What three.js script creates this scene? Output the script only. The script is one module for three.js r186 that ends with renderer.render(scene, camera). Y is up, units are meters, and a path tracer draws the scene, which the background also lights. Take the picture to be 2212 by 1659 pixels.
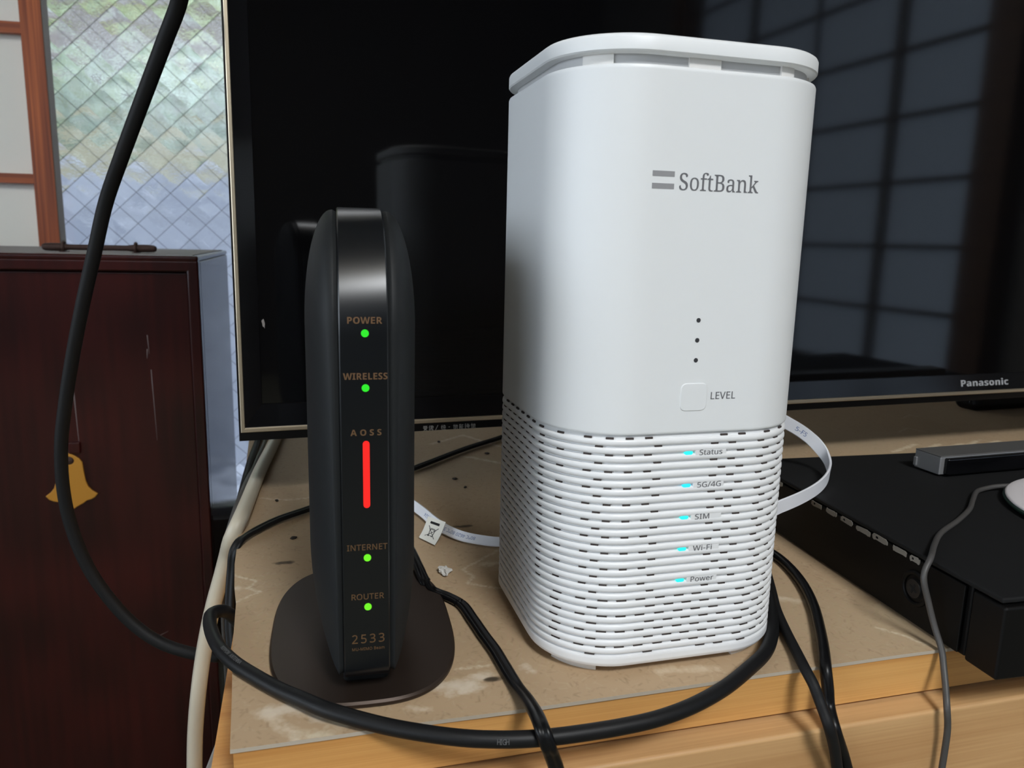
import * as THREE from 'three';
import { mergeGeometries, toCreasedNormals } from 'three/addons/utils/BufferGeometryUtils.js';
import { RoundedBoxGeometry } from 'three/addons/geometries/RoundedBoxGeometry.js';
import { TextGeometry } from 'three/addons/geometries/TextGeometry.js';
import { FontLoader } from 'three/addons/loaders/FontLoader.js';
import { RectAreaLightUniformsLib } from 'three/addons/lights/RectAreaLightUniformsLib.js';

// ------------------------------------------------------------------ camera, sky, lamp light, exposure
const R = (d) => d * Math.PI / 180;
const W = 2212, H = 1659, FOCAL = 1662;
const scene = new THREE.Scene();
const camera = new THREE.PerspectiveCamera(2 * Math.atan(H / 2 / FOCAL) * 180 / Math.PI, W / H, 0.01, 60);
camera.position.set(0, 0.1588, 0);                    // the cabinet's top is y = 0
camera.focus = 0.33; camera.userData.fStop = 24;       // a phone's small aperture
camera.rotation.order = 'YXZ';
camera.rotation.set(R(-10.59), 0, R(1.39));
scene.add(camera);
scene.background = new THREE.Color().setRGB(0.86, 0.95, 1.08);   // overcast sky
scene.backgroundIntensity = 4.8;
const LAMP = { at: [0.60, 1.50, 1.10], size: 0.46, power: 56, up: 22, color: new THREE.Color(0.97, 1.0, 1.025) };
const renderer = new THREE.WebGLRenderer({ antialias: true });
renderer.toneMapping = THREE.LinearToneMapping;
renderer.toneMappingExposure = 1.0;
renderer.shadowMap.enabled = true;
RectAreaLightUniformsLib.init();
{
  const l = new THREE.RectAreaLight(LAMP.color, LAMP.power, LAMP.size, LAMP.size);
  l.name = 'ceiling_lamp_glow'; l.position.set(...LAMP.at); l.lookAt(LAMP.at[0], -5, LAMP.at[2]);
  scene.add(l);
  const u = new THREE.RectAreaLight(LAMP.color, LAMP.up, LAMP.size, LAMP.size);        // the open top of the lamp lights the ceiling
  u.name = 'ceiling_lamp_upward_glow'; u.position.set(LAMP.at[0], LAMP.at[1] + 0.085, LAMP.at[2]); u.lookAt(LAMP.at[0], 9, LAMP.at[2]);
  scene.add(u);
}

// ------------------------------------------------------------------ helpers
const V = (x, y, z) => new THREE.Vector3(x, y, z);
let seed = 12345;
const rnd = () => { seed = (seed * 1664525 + 1013904223) >>> 0; return seed / 4294967296; };
const used = {};
function numbered(n) { if (!(n in used)) { used[n] = 0; return n; } used[n]++; return n + '_' + String(used[n]).padStart(3, '0'); }
function tag(o, label, category, group, kind) {
  o.userData.label = label; if (category) o.userData.category = category;
  if (group) o.userData.group = group; if (kind) o.userData.kind = kind;
  return o;
}
function thing(name, label, category, pos = [0, 0, 0], yaw = 0, group) {
  const o = new THREE.Group(); o.name = numbered(name); o.position.set(...pos); o.rotation.y = yaw; scene.add(o);
  return tag(o, label, category, group);
}
function structure(name, pos = [0, 0, 0], yaw = 0) {
  const o = new THREE.Group(); o.name = name; o.position.set(...pos); o.rotation.y = yaw; scene.add(o);
  o.userData.kind = 'structure'; return o;
}
function part(name, geo, mat, parent, pos, label) {
  const m = new THREE.Mesh(geo, mat); m.name = numbered(name); m.castShadow = m.receiveShadow = true;
  if (pos) m.position.set(...pos);
  if (label) m.userData.label = label;
  parent.add(m); return m;
}
function boxUV(g, s = 1, ox = 0, oy = 0) {            // uv in metres from the dominant axis
  const p = g.attributes.position, n = g.attributes.normal, uv = new Float32Array(p.count * 2);
  for (let i = 0; i < p.count; i++) {
    const ax = Math.abs(n.getX(i)), ay = Math.abs(n.getY(i)), az = Math.abs(n.getZ(i));
    let u, v;
    if (ay >= ax && ay >= az) { u = p.getX(i); v = p.getZ(i); } else if (ax >= az) { u = p.getZ(i); v = p.getY(i); } else { u = p.getX(i); v = p.getY(i); }
    uv[2 * i] = u * s + ox; uv[2 * i + 1] = v * s + oy;
  }
  g.setAttribute('uv', new THREE.BufferAttribute(uv, 2)); return g;
}
const bx = (w, h, d, x = 0, y = 0, z = 0) => boxUV(new THREE.BoxGeometry(w, h, d).translate(x, y, z));
const rbx = (w, h, d, r, x = 0, y = 0, z = 0, seg = 3) => boxUV(new RoundedBoxGeometry(w, h, d, seg, r).translate(x, y, z));
function merged(list) { return mergeGeometries(list.map((g) => { const h = g.index ? g.toNonIndexed() : g; for (const k of Object.keys(h.attributes)) if (!['position', 'normal', 'uv'].includes(k)) h.deleteAttribute(k); return h; })); }
const creased = (g, a) => toCreasedNormals(g.scale(1000, 1000, 1000), a).scale(0.001, 0.001, 0.001);   // its vertex matching is too coarse for millimetres
// loft closed loops of points one to the next
function loft(loops, { capStart = false, capEnd = false, crease = 0.55, closed = true } = {}) {
  const n = loops[0].length, pos = [], uv = [], idx = [];
  let vv = 0;
  loops.forEach((l, k) => {
    if (k) vv += l[0].distanceTo(loops[k - 1][0]);
    let uu = 0;
    for (let i = 0; i <= n; i++) {
      const p = l[i % n]; if (i) uu += p.distanceTo(l[(i - 1) % n]);
      pos.push(p.x, p.y, p.z); uv.push(uu, vv);
    }
  });
  const m = n + 1, last = closed ? n : n - 1;
  for (let k = 0; k + 1 < loops.length; k++) for (let i = 0; i < last; i++) {
    const a = k * m + i, b = a + 1, c = a + m, d = c + 1; idx.push(a, b, d, a, d, c);
  }
  const cap = (l, flip) => {
    const c = l.reduce((s, p) => s.add(p), V(0, 0, 0)).multiplyScalar(1 / n), base = pos.length / 3;
    pos.push(c.x, c.y, c.z); uv.push(0, 0);
    for (const p of l) { pos.push(p.x, p.y, p.z); uv.push(p.x, p.z); }
    for (let i = 0; i < n; i++) { const a = base + 1 + i, b = base + 1 + (i + 1) % n; flip ? idx.push(base, b, a) : idx.push(base, a, b); }
  };
  if (capStart) cap(loops[0], true);
  if (capEnd) cap(loops[loops.length - 1], false);
  const g = new THREE.BufferGeometry();
  g.setAttribute('position', new THREE.Float32BufferAttribute(pos, 3)); g.setAttribute('uv', new THREE.Float32BufferAttribute(uv, 2)); g.setIndex(idx);
  return creased(g, crease);
}
// sweep a 2D profile along a curve with a side direction given at each control point
function sweep(pts, sides, profile, n = 120, caps = true) {
  const curve = new THREE.CatmullRomCurve3(pts.map((p) => V(...p)), false, 'centripetal'), loops = [];
  for (let i = 0; i <= n; i++) {
    const t = i / n, p = curve.getPoint(t), T = curve.getTangent(t).normalize(), f = t * (pts.length - 1), k = Math.min(Math.floor(f), pts.length - 2);
    const s = V(...sides[Math.min(k, sides.length - 1)]).lerp(V(...sides[Math.min(k + 1, sides.length - 1)]), f - k);
    s.addScaledVector(T, -s.dot(T)).normalize();
    const up = new THREE.Vector3().crossVectors(T, s);
    loops.push(profile.map(([a, b]) => p.clone().addScaledVector(s, a).addScaledVector(up, b)));
  }
  return loft(loops, { capStart: caps, capEnd: caps, crease: 0.9 });
}
const circle = (r, n = 12, cx = 0) => Array.from({ length: n }, (_, i) => [cx + r * Math.cos(i / n * 2 * Math.PI), r * Math.sin(i / n * 2 * Math.PI)]);
function tube(pts, r, n = 140, rs = 14) {
  const c = new THREE.CatmullRomCurve3(pts.map((p) => V(...p)), false, 'centripetal');
  const g = new THREE.TubeGeometry(c, n, r, rs, false);
  const ends = [0, 1].map((t) => { const s = new THREE.SphereGeometry(r * 0.999, rs, 8); const p = c.getPoint(t); return s.translate(p.x, p.y, p.z); });
  const out = merged([g, ...ends]); out.userData.curve = c; return out;
}
const zipProfile = (r) => { const o = []; for (let i = 0; i < 9; i++) { const a = R(-140 + i * 35); o.push([r * 0.95 + r * Math.cos(a), r * Math.sin(a)]); } for (let i = 0; i < 9; i++) { const a = R(40 + i * 35); o.push([-r * 0.95 + r * Math.cos(a), r * Math.sin(a)]); } return o; };
const rectProfile = (w, t) => [[-w / 2, -t / 2], [w / 2, -t / 2], [w / 2 + t * 0.25, 0], [w / 2, t / 2], [-w / 2, t / 2], [-w / 2 - t * 0.25, 0]];

// ------------------------------------------------------------------ procedural textures
const hash = (x, y, s) => { let h = (x * 374761393 + y * 668265263 + s * 982451653) | 0; h = Math.imul(h ^ (h >>> 13), 1274126177); return ((h ^ (h >>> 16)) >>> 0) / 4294967296; };
function vnoise(x, y, s, px, py) {                    // tileable value noise, px, py = period in cells
  const xi = Math.floor(x), yi = Math.floor(y), fx = x - xi, fy = y - yi, u = fx * fx * (3 - 2 * fx), v = fy * fy * (3 - 2 * fy);
  const w = (a, p) => ((a % p) + p) % p, h = (a, b) => hash(w(a, px), w(b, py), s);
  return (h(xi, yi) * (1 - u) + h(xi + 1, yi) * u) * (1 - v) + (h(xi, yi + 1) * (1 - u) + h(xi + 1, yi + 1) * u) * v;
}
function makeTex(w, h, fn, srgb = true) {
  const d = new Uint8Array(w * h * 4);
  for (let y = 0; y < h; y++) for (let x = 0; x < w; x++) {
    const c = fn(x / w, y / h), k = (y * w + x) * 4;
    for (let i = 0; i < 3; i++) d[k + i] = Math.max(0, Math.min(255, Array.isArray(c) ? c[i] : c)); d[k + 3] = 255;
  }
  const t = new THREE.DataTexture(d, w, h); t.wrapS = t.wrapT = THREE.RepeatWrapping; t.magFilter = THREE.LinearFilter; t.minFilter = THREE.LinearMipmapLinearFilter; t.generateMipmaps = true;
  if (srgb) t.colorSpace = THREE.SRGBColorSpace; t.needsUpdate = true; return t;
}
function canvasTex(w, h, draw) {
  const c = document.createElement('canvas'); c.width = w; c.height = h; draw(c.getContext('2d'), w, h);
  const t = new THREE.CanvasTexture(c); t.colorSpace = THREE.SRGBColorSpace; t.wrapS = t.wrapT = THREE.RepeatWrapping; t.anisotropy = 8; return t;
}
const mix = (a, b, t) => a.map((v, i) => v + (b[i] - v) * t);
// wood, grain running along u; size in metres of one repeat
function woodTex(light, dark, s, su, sv, bands = 26) {
  const t = makeTex(512, 512, (u, v) => {
    const warp = vnoise(u * 3, v * 6, s, 3, 6) * 0.06 + vnoise(u * 8, v * 20, s + 1, 8, 20) * 0.012;
    const g = vnoise((v + warp) * bands, u * 2, s + 2, bands, 2), f = vnoise(u * 10, v * 256, s + 3, 10, 256), b = vnoise(u * 3, v * 5, s + 4, 3, 5);
    return mix(light, dark, Math.min(1, Math.max(0, 0.55 * g * g + 0.3 * f + 0.35 * b - 0.18)));
  });
  t.repeat.set(1 / su, 1 / sv); return t;
}
const std = (o) => new THREE.MeshStandardMaterial(o), phys = (o) => new THREE.MeshPhysicalMaterial(o);
const rgb = (r, g, b) => new THREE.Color().setRGB(r, g, b);
const speckle = makeTex(256, 256, (u, v) => 128 + 110 * (vnoise(u * 128, v * 128, 5, 128, 128) - 0.5) + 60 * (vnoise(u * 40, v * 40, 6, 40, 40) - 0.5), false);

// pale pressed sheet with a worn leaf print, faded, scuffed and stained
const SHEET_W = 0.62, SHEET_D = 0.46;
const sheetTex = canvasTex(1488, 1104, (g, w, h) => {
  g.fillStyle = 'rgb(190,163,131)'; g.fillRect(0, 0, w, h);
  for (let i = 0; i < 42000; i++) {
    const a = rnd() * Math.PI, l = 2 + rnd() * 7, x = rnd() * w, y = rnd() * h, d = rnd();
    g.strokeStyle = d < 0.5 ? `rgba(128,106,78,${0.10 + rnd() * 0.20})` : `rgba(212,196,168,${0.08 + rnd() * 0.14})`; g.lineWidth = 0.7 + rnd();
    g.beginPath(); g.moveTo(x, y); g.lineTo(x + l * Math.cos(a), y + l * Math.sin(a)); g.stroke();
  }
  for (let i = 0; i < 60; i++) { const x = rnd() * w, y = rnd() * h, r = 40 + rnd() * 120, q = g.createRadialGradient(x, y, 0, x, y, r); const c = rnd() < 0.5 ? '160,136,102' : '205,186,155'; q.addColorStop(0, `rgba(${c},0.16)`); q.addColorStop(1, `rgba(${c},0)`); g.fillStyle = q; g.fillRect(x - r, y - r, 2 * r, 2 * r); }
  const P = ([x, z]) => [(x + 0.02) / SHEET_W * w, h + z / SHEET_D * h];
  const line = (pts, wd, al = 0.6, col = '226,212,188') => {           // worn print: a trail of small uneven dabs
    const q = pts.map(P), r0 = wd * w / SHEET_W / 2;
    for (let i = 0; i + 1 < q.length; i++) {
      const [xa, ya] = q[i], [xb, yb] = q[i + 1], L = Math.hypot(xb - xa, yb - ya), n = Math.max(4, Math.ceil(L / 1.6));
      for (let k = 0; k <= n; k++) for (let d = 0; d < 3; d++) {
        const t = k / n, th = rnd() * 6.283, o = r0 * 0.75 * Math.sqrt(rnd()), r = r0 * (0.18 + 0.4 * rnd());
        if (rnd() < 0.12) continue;
        g.fillStyle = `rgba(${col},${al * 0.40})`; g.beginPath(); g.ellipse(xa + (xb - xa) * t + o * Math.cos(th), ya + (yb - ya) * t + o * Math.sin(th), r * (0.8 + rnd() * 0.7), r, th, 0, 6.283); g.fill();
      }
    }
  };
  line([[-0.0105, -0.1336], [0.0018, -0.1236], [-0.0019, -0.117], [0.0034, -0.112], [-0.0072, -0.1028]], 0.0027);
  line([[-0.0125, -0.119], [-0.0065, -0.117]], 0.006, 0.5);
  line([[0.122, -0.137], [0.098, -0.1161], [0.1011, -0.1068], [0.097, -0.1004], [0.116, -0.088]], 0.0028);
  line([[0.108, -0.1188], [0.1155, -0.1195]], 0.0065, 0.55);
  line([[0.0117, -0.0157], [0.0158, -0.0083], [0.0207, 0.0014]], 0.0055, 0.45); line([[0.0085, -0.0175], [0.0125, -0.0160]], 0.007, 0.45);
  line([[0.0776, -0.0294], [0.0919, -0.0294]], 0.0026, 0.6); line([[0.1025, -0.0263], [0.105, -0.0211]], 0.005, 0.5);
  line([[0.0705, -0.0144], [0.0842, -0.0157]], 0.0055, 0.5); line([[0.0567, -0.0092], [0.0642, -0.0061]], 0.004, 0.45);
  line([[0.010, -0.019], [0.024, -0.016], [0.030, -0.010]], 0.008, 0.5); line([[0.030, -0.006], [0.046, -0.004]], 0.006, 0.4); line([[0.060, -0.022], [0.078, -0.018], [0.088, -0.024]], 0.008, 0.5); line([[0.020, -0.003], [0.034, 0.001]], 0.007, 0.4); line([[0.150, -0.012], [0.175, -0.008]], 0.006, 0.3); line([[0.225, -0.06], [0.245, -0.048]], 0.007, 0.3);
  line([[-0.0015, -0.2433], [0.0136, -0.2369], [0.0278, -0.2384]], 0.004, 0.45);
  for (let i = 0; i < 7; i++) line([[0.478 + i * 0.02, -0.262 + (i % 2) * 0.003], [0.515 + i * 0.021, -0.2793 + (i % 3) * 0.003]], 0.0055, 0.6, '232,214,186');
  line([[0.1199, -0.3491], [0.1507, -0.3732], [0.1719, -0.3328]], 0.005, 0.45); line([[0.1382, -0.3124], [0.1609, -0.2898]], 0.006, 0.4);
  line([[0.2579, -0.0217], [0.2648, -0.0134], [0.2686, -0.0037]], 0.003, 0.55);
  for (let i = 0; i < 12; i++) { const x = 0.2 + rnd() * 0.38, z = -0.16 - rnd() * 0.26; line([[x, z], [x + 0.02, z - 0.012], [x + 0.026, z + 0.004]], 0.003, 0.35); }
  for (const [x, z, r] of [[0.0133, -0.142, 0.0032], [0.1095, -0.1723, 0.004], [0.0897, -0.0199, 0.0016], [0.15, -0.21, 0.002]]) { const [a, b] = P([x, z]); for (let i = 0; i < 30; i++) { g.fillStyle = `rgba(70,58,44,${0.10 + rnd() * 0.14})`; g.beginPath(); g.ellipse(a + (rnd() - 0.5) * r * 5200, b + (rnd() - 0.5) * r * 1500, 2 + rnd() * 5, 1.5 + rnd() * 2.5, 0, 0, 7); g.fill(); } }
});
sheetTex.repeat.set(1 / SHEET_W, 1 / SHEET_D); sheetTex.offset.set(0.02 / SHEET_W, 0);

// ------------------------------------------------------------------ materials
const M = {
  white: std({ color: rgb(0.80, 0.815, 0.82), roughness: 0.42, bumpMap: speckle, bumpScale: 0.00001 }),
  whiteRib: std({ color: rgb(0.83, 0.835, 0.84), roughness: 0.38 }),
  whiteGap: std({ color: rgb(0.50, 0.50, 0.50), roughness: 0.6 }),
  whiteWarm: std({ color: rgb(0.74, 0.72, 0.69), roughness: 0.5 }),
  slot: std({ color: rgb(0.05, 0.038, 0.034), roughness: 0.8 }),
  inkGrey: std({ color: rgb(0.14, 0.14, 0.15), roughness: 0.6 }),
  inkDark: std({ color: rgb(0.035, 0.035, 0.04), roughness: 0.6 }),
  inkLight: std({ color: rgb(0.30, 0.30, 0.31), roughness: 0.5 }),
  cyan: std({ color: rgb(0.05, 0.4, 0.4), emissive: rgb(0.0, 0.86, 0.80), emissiveIntensity: 1.0, roughness: 0.4 }),
  cyan2: std({ color: rgb(0.05, 0.4, 0.45), emissive: rgb(0.0, 0.62, 1.0), emissiveIntensity: 1.0, roughness: 0.4 }),
  green: std({ color: rgb(0.02, 0.3, 0.02), emissive: rgb(0.012, 0.60, 0.008), roughness: 0.4 }),
  lime: std({ color: rgb(0.1, 0.3, 0.02), emissive: rgb(0.10, 0.70, 0.006), roughness: 0.4 }),
  red: std({ color: rgb(0.3, 0.01, 0.01), emissive: rgb(0.88, 0.012, 0.008), roughness: 0.4 }),
  routerSide: phys({ color: rgb(0.012, 0.0135, 0.0145), roughness: 0.58, specularIntensity: 0.55 }),
  routerFront: phys({ color: rgb(0.0035, 0.0045, 0.006), roughness: 0.29 }),
  routerGap: std({ color: rgb(0.002, 0.002, 0.002), roughness: 0.9 }),
  routerBase: std({ color: rgb(0.046, 0.031, 0.023), roughness: 0.46, metalness: 0.6 }),
  copperInk: std({ color: rgb(0.46, 0.275, 0.16), roughness: 0.42, metalness: 1 }),
  tvBlack: phys({ color: rgb(0.0035, 0.0033, 0.0033), roughness: 0.4, specularIntensity: 0.35 }),
  tvBezel: phys({ color: rgb(0.003, 0.003, 0.0036), roughness: 0.13, specularIntensity: 0.8 }),
  tvScreen: phys({ color: rgb(0.0022, 0.0022, 0.0026), roughness: 0.055, ior: 1.52 }),
  gold: std({ color: rgb(0.62, 0.53, 0.39), roughness: 0.38, metalness: 0.85 }),
  silverInk: std({ color: rgb(0.55, 0.55, 0.56), roughness: 0.45, metalness: 0.5 }),
  dimInk: std({ color: rgb(0.30, 0.29, 0.27), roughness: 0.6 }),
  sheetTop: std({ map: sheetTex, color: rgb(0.93, 0.92, 0.9), roughness: 0.72, bumpMap: speckle, bumpScale: 0.00006 }),
  sheetEdge: std({ color: rgb(0.46, 0.40, 0.32), roughness: 0.9 }),
  boardWood: std({ map: woodTex([216, 164, 98], [176, 118, 58], 11, 0.42, 0.10, 18), roughness: 0.42 }),
  drawerWood: std({ map: woodTex([208, 166, 116], [170, 124, 78], 21, 0.40, 0.16, 22), roughness: 0.48 }),
  darkGap: std({ color: rgb(0.01, 0.008, 0.006), roughness: 0.9 }),
  cableBlack: phys({ color: rgb(0.006, 0.006, 0.0065), roughness: 0.5, specularIntensity: 0.6, bumpMap: speckle, bumpScale: 0.00002 }),
  cableDusty: phys({ color: rgb(0.0075, 0.0075, 0.008), roughness: 0.6, specularIntensity: 0.5 }),
  cableGloss: phys({ color: rgb(0.004, 0.004, 0.0045), roughness: 0.36, specularIntensity: 0.55 }),
  cableBeige: std({ color: rgb(0.58, 0.52, 0.41), roughness: 0.42 }),
  cableGrey: std({ color: rgb(0.062, 0.058, 0.055), roughness: 0.5 }),
  cablePale: std({ color: rgb(0.30, 0.28, 0.26), roughness: 0.55 }),
  paleInk: std({ color: rgb(0.10, 0.10, 0.10), roughness: 0.6 }),
  deckTop: phys({ color: rgb(0.0085, 0.0085, 0.0088), roughness: 0.7, specularIntensity: 0.45, bumpMap: speckle, bumpScale: 0.00012 }),
  deckSide: phys({ color: rgb(0.0035, 0.0033, 0.0032), roughness: 0.5, specularIntensity: 0.35 }),
  chip: std({ color: rgb(0.24, 0.22, 0.19), roughness: 0.8, bumpMap: speckle, bumpScale: 0.0004 }),
  screwMetal: std({ color: rgb(0.03, 0.028, 0.027), roughness: 0.45, metalness: 0.6 }),
  silver: std({ color: rgb(0.30, 0.30, 0.305), roughness: 0.42, metalness: 0.45 }),
  darkSilver: std({ color: rgb(0.15, 0.145, 0.14), roughness: 0.4, metalness: 0.4 }),
  discWhite: std({ color: rgb(0.72, 0.68, 0.69), roughness: 0.45 }),
  discRim: std({ color: rgb(0.015, 0.035, 0.025), roughness: 0.4 }),
  iron: std({ color: rgb(0.055, 0.030, 0.024), roughness: 0.55, metalness: 0.5, bumpMap: speckle, bumpScale: 0.0003 }),
  brass: std({ color: rgb(0.52, 0.24, 0.028), roughness: 0.5, metalness: 0.15, bumpMap: speckle, bumpScale: 0.0001 }),
  dust: std({ color: rgb(0.22, 0.20, 0.19), roughness: 0.75 }),
  scratch: std({ color: rgb(0.16, 0.12, 0.12), roughness: 0.6 }),
  paper: std({ color: rgb(0.86, 0.85, 0.78), roughness: 0.95, bumpMap: speckle, bumpScale: 0.0003 }),
  shojiPaper: phys({ color: rgb(0.42, 0.49, 0.57), roughness: 1, transmission: 0.6, thickness: 0, side: THREE.DoubleSide }),
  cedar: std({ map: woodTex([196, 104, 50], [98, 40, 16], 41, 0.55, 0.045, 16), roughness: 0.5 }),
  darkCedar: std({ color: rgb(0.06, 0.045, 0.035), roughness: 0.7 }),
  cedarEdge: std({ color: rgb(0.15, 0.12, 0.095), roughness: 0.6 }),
  roomWood: std({ map: woodTex([92, 66, 46], [66, 44, 30], 51, 0.6, 0.2, 14), roughness: 0.6 }),
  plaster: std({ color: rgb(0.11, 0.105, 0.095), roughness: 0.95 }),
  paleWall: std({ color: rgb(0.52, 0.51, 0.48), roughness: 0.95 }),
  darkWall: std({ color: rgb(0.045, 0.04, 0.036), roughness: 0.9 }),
  tatami: std({ color: rgb(0.17, 0.16, 0.11), roughness: 0.9 }),
  ceilingWood: std({ map: woodTex([206, 196, 178], [184, 170, 148], 61, 0.8, 0.3, 14), roughness: 0.7 }),
  aluminium: std({ color: rgb(0.09, 0.085, 0.08), roughness: 0.45, metalness: 0.4 }),
  wire: std({ color: rgb(0.06, 0.065, 0.065), roughness: 0.5, metalness: 0.3 }),
  lampGlow: std({ color: rgb(0.9, 0.9, 0.9), emissive: LAMP.color.clone(), emissiveIntensity: 3, roughness: 0.6 }),
};
M.lacquer = phys({ color: rgb(0.046, 0.0055, 0.0045), roughness: 0.5, specularIntensity: 0.3, clearcoat: 0.6, clearcoatRoughness: 0.11 });
M.lacquer.map = makeTex(256, 256, (u, v) => { const n = vnoise(u * 64, v * 4, 71, 64, 4), m = vnoise(u * 6, v * 6, 72, 6, 6); const k = 205 + 40 * (n - 0.5) + 70 * (m - 0.5); return [k, k * 0.96, k * 0.96]; });
M.lacquer.map.repeat.set(3, 3);
const glassBump = makeTex(1024, 1024, (u, v) => {     // drop-textured glass: overlapping low lenses with a fine crackle; one repeat is 0.2184 x 0.2076 m
  const a = u * 4, b = v * 4, la = a + b, lb = a - b, i = Math.floor(la), j = Math.floor(lb);
  const w = (x, p) => ((x % p) + p) % p;
  const jx = (hash(w(i + j, 8), w(i - j, 8), 3) - 0.5) * 1.1, jy = (hash(w(i + j, 8), w(i - j, 8), 4) - 0.5) * 1.1;
  const x = la - i - 0.5, y = lb - j - 0.5, edge = Math.max(0, 1 - 4 * x * x) * Math.max(0, 1 - 4 * y * y);
  const lens = edge * (0.75 + jx) + edge * (x * jx * 1.6 + y * jy * 1.6);
  const c = vnoise(u * 70, v * 70, 8, 70, 70), f = vnoise(u * 180, v * 180, 9, 180, 180), s = vnoise(u * 9, v * 9, 10, 9, 9);
  return 255 * Math.min(1, Math.max(0, 0.06 + 0.56 * lens + 0.28 * s + 0.05 * c + 0.05 * f));
}, false);
glassBump.repeat.set(1 / 0.2184, 1 / 0.2076);
M.clearPane = phys({ color: rgb(0.96, 0.98, 0.97), roughness: 0.02, transmission: 1, thickness: 0, ior: 1.5, side: THREE.DoubleSide });
M.glass = phys({ color: rgb(0.97, 0.985, 0.985), roughness: 0.10, transmission: 1, thickness: 0.006, ior: 1.5, bumpMap: glassBump, bumpScale: 0.00085 });

// ------------------------------------------------------------------ fonts
const fl = new FontLoader();
const sans = await fl.loadAsync('fonts/droid/droid_sans_regular.typeface.json');
const bold = await fl.loadAsync('fonts/droid/droid_sans_bold.typeface.json');
const serif = await fl.loadAsync('fonts/droid/droid_serif_regular.typeface.json');
function text(str, font, x0, x1, y0, y1, depth = 0.0002, spread = 0) {   // lettering stretched to fill x0..x1, y0..y1 (cap height), at z = 0
  let g;
  if (spread) { let pen = 0; const gs = []; for (const ch of str) { const q = new TextGeometry(ch, { font, size: 1, depth: 1, curveSegments: 3, bevelEnabled: false }); q.computeBoundingBox(); gs.push(q.translate(pen - q.boundingBox.min.x, 0, 0)); pen += q.boundingBox.max.x - q.boundingBox.min.x + spread; } g = merged(gs); } else g = new TextGeometry(str, { font, size: 1, depth: 1, curveSegments: 3, bevelEnabled: false });
  g.computeBoundingBox(); const b = g.boundingBox;
  const cap = new TextGeometry('E', { font, size: 1, depth: 1, curveSegments: 2 }); cap.computeBoundingBox();
  const sy = (y1 - y0) / cap.boundingBox.max.y, sx = (x1 - x0) / (b.max.x - b.min.x);
  return g.translate(-b.min.x, 0, 0).scale(sx, sy, depth).translate(x0, y0, 0);
}
const pill = (w, h, d, x, y, z = 0) => { const s = new THREE.Shape(), r = h / 2 * 0.999; s.absarc(w / 2 - r, 0, r, -Math.PI / 2, Math.PI / 2); s.absarc(-w / 2 + r, 0, r, Math.PI / 2, Math.PI * 1.5); return new THREE.ExtrudeGeometry(s, { depth: d, bevelEnabled: false, curveSegments: 8 }).translate(x, y, z); };

// ================================================================== THE ROOM
const winYaw = R(11.5), wn = V(Math.sin(winYaw), 0, Math.cos(winYaw)), we = V(Math.cos(winYaw), 0, -Math.sin(winYaw));
const onWin = (u, y, off) => we.clone().multiplyScalar(u).addScaledVector(wn, off).add(V(0, y, 0));   // off = p . wn
const GLASS = -1.446, FLOOR = -0.55, CEIL = 1.86;
const sideYaw = R(18.5), se = V(Math.cos(sideYaw), 0, -Math.sin(sideYaw)), sn = V(Math.sin(sideYaw), 0, Math.cos(sideYaw)), SIDE = 1.9;

{ // floor and ceiling
  const f = structure('floor', [0, 0, 0], winYaw); for (let i = 0; i < 5; i++) for (let j = 0; j < 4; j++) part('tatami_mat', bx(1.786, 0.06, 1.586, -3.55 + i * 1.79, FLOOR - 0.03, GLASS + 0.77 + j * 1.59), M.tatami, f);
  part('subfloor', bx(9.2, 0.06, 6.6, 0, FLOOR - 0.09, GLASS + 3.24), M.roomWood, f);
  const c = structure('ceiling', [0, 0, 0], winYaw); for (let i = 0; i < 20; i++) part('plank', bx(0.44, 0.03, 6.5, -4.3 + i * 0.45, CEIL + 0.015 + (i % 2) * 0.002, GLASS + 3.2), M.ceilingWood, c);
  part('backing', bx(9.2, 0.02, 6.6, 0, CEIL + 0.045, GLASS + 3.2), M.roomWood, c);
}
{ // wall with the window, behind the television
  const w = structure('wall_back', [0, 0, 0], winYaw), z = GLASS - 0.01;
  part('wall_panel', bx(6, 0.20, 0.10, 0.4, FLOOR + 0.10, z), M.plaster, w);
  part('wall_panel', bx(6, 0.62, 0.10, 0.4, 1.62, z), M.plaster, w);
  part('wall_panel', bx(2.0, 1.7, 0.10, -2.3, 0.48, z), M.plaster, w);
  part('wall_panel', bx(3.66, 1.7, 0.10, 1.79, 0.48, z), M.plaster, w);
}
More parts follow.
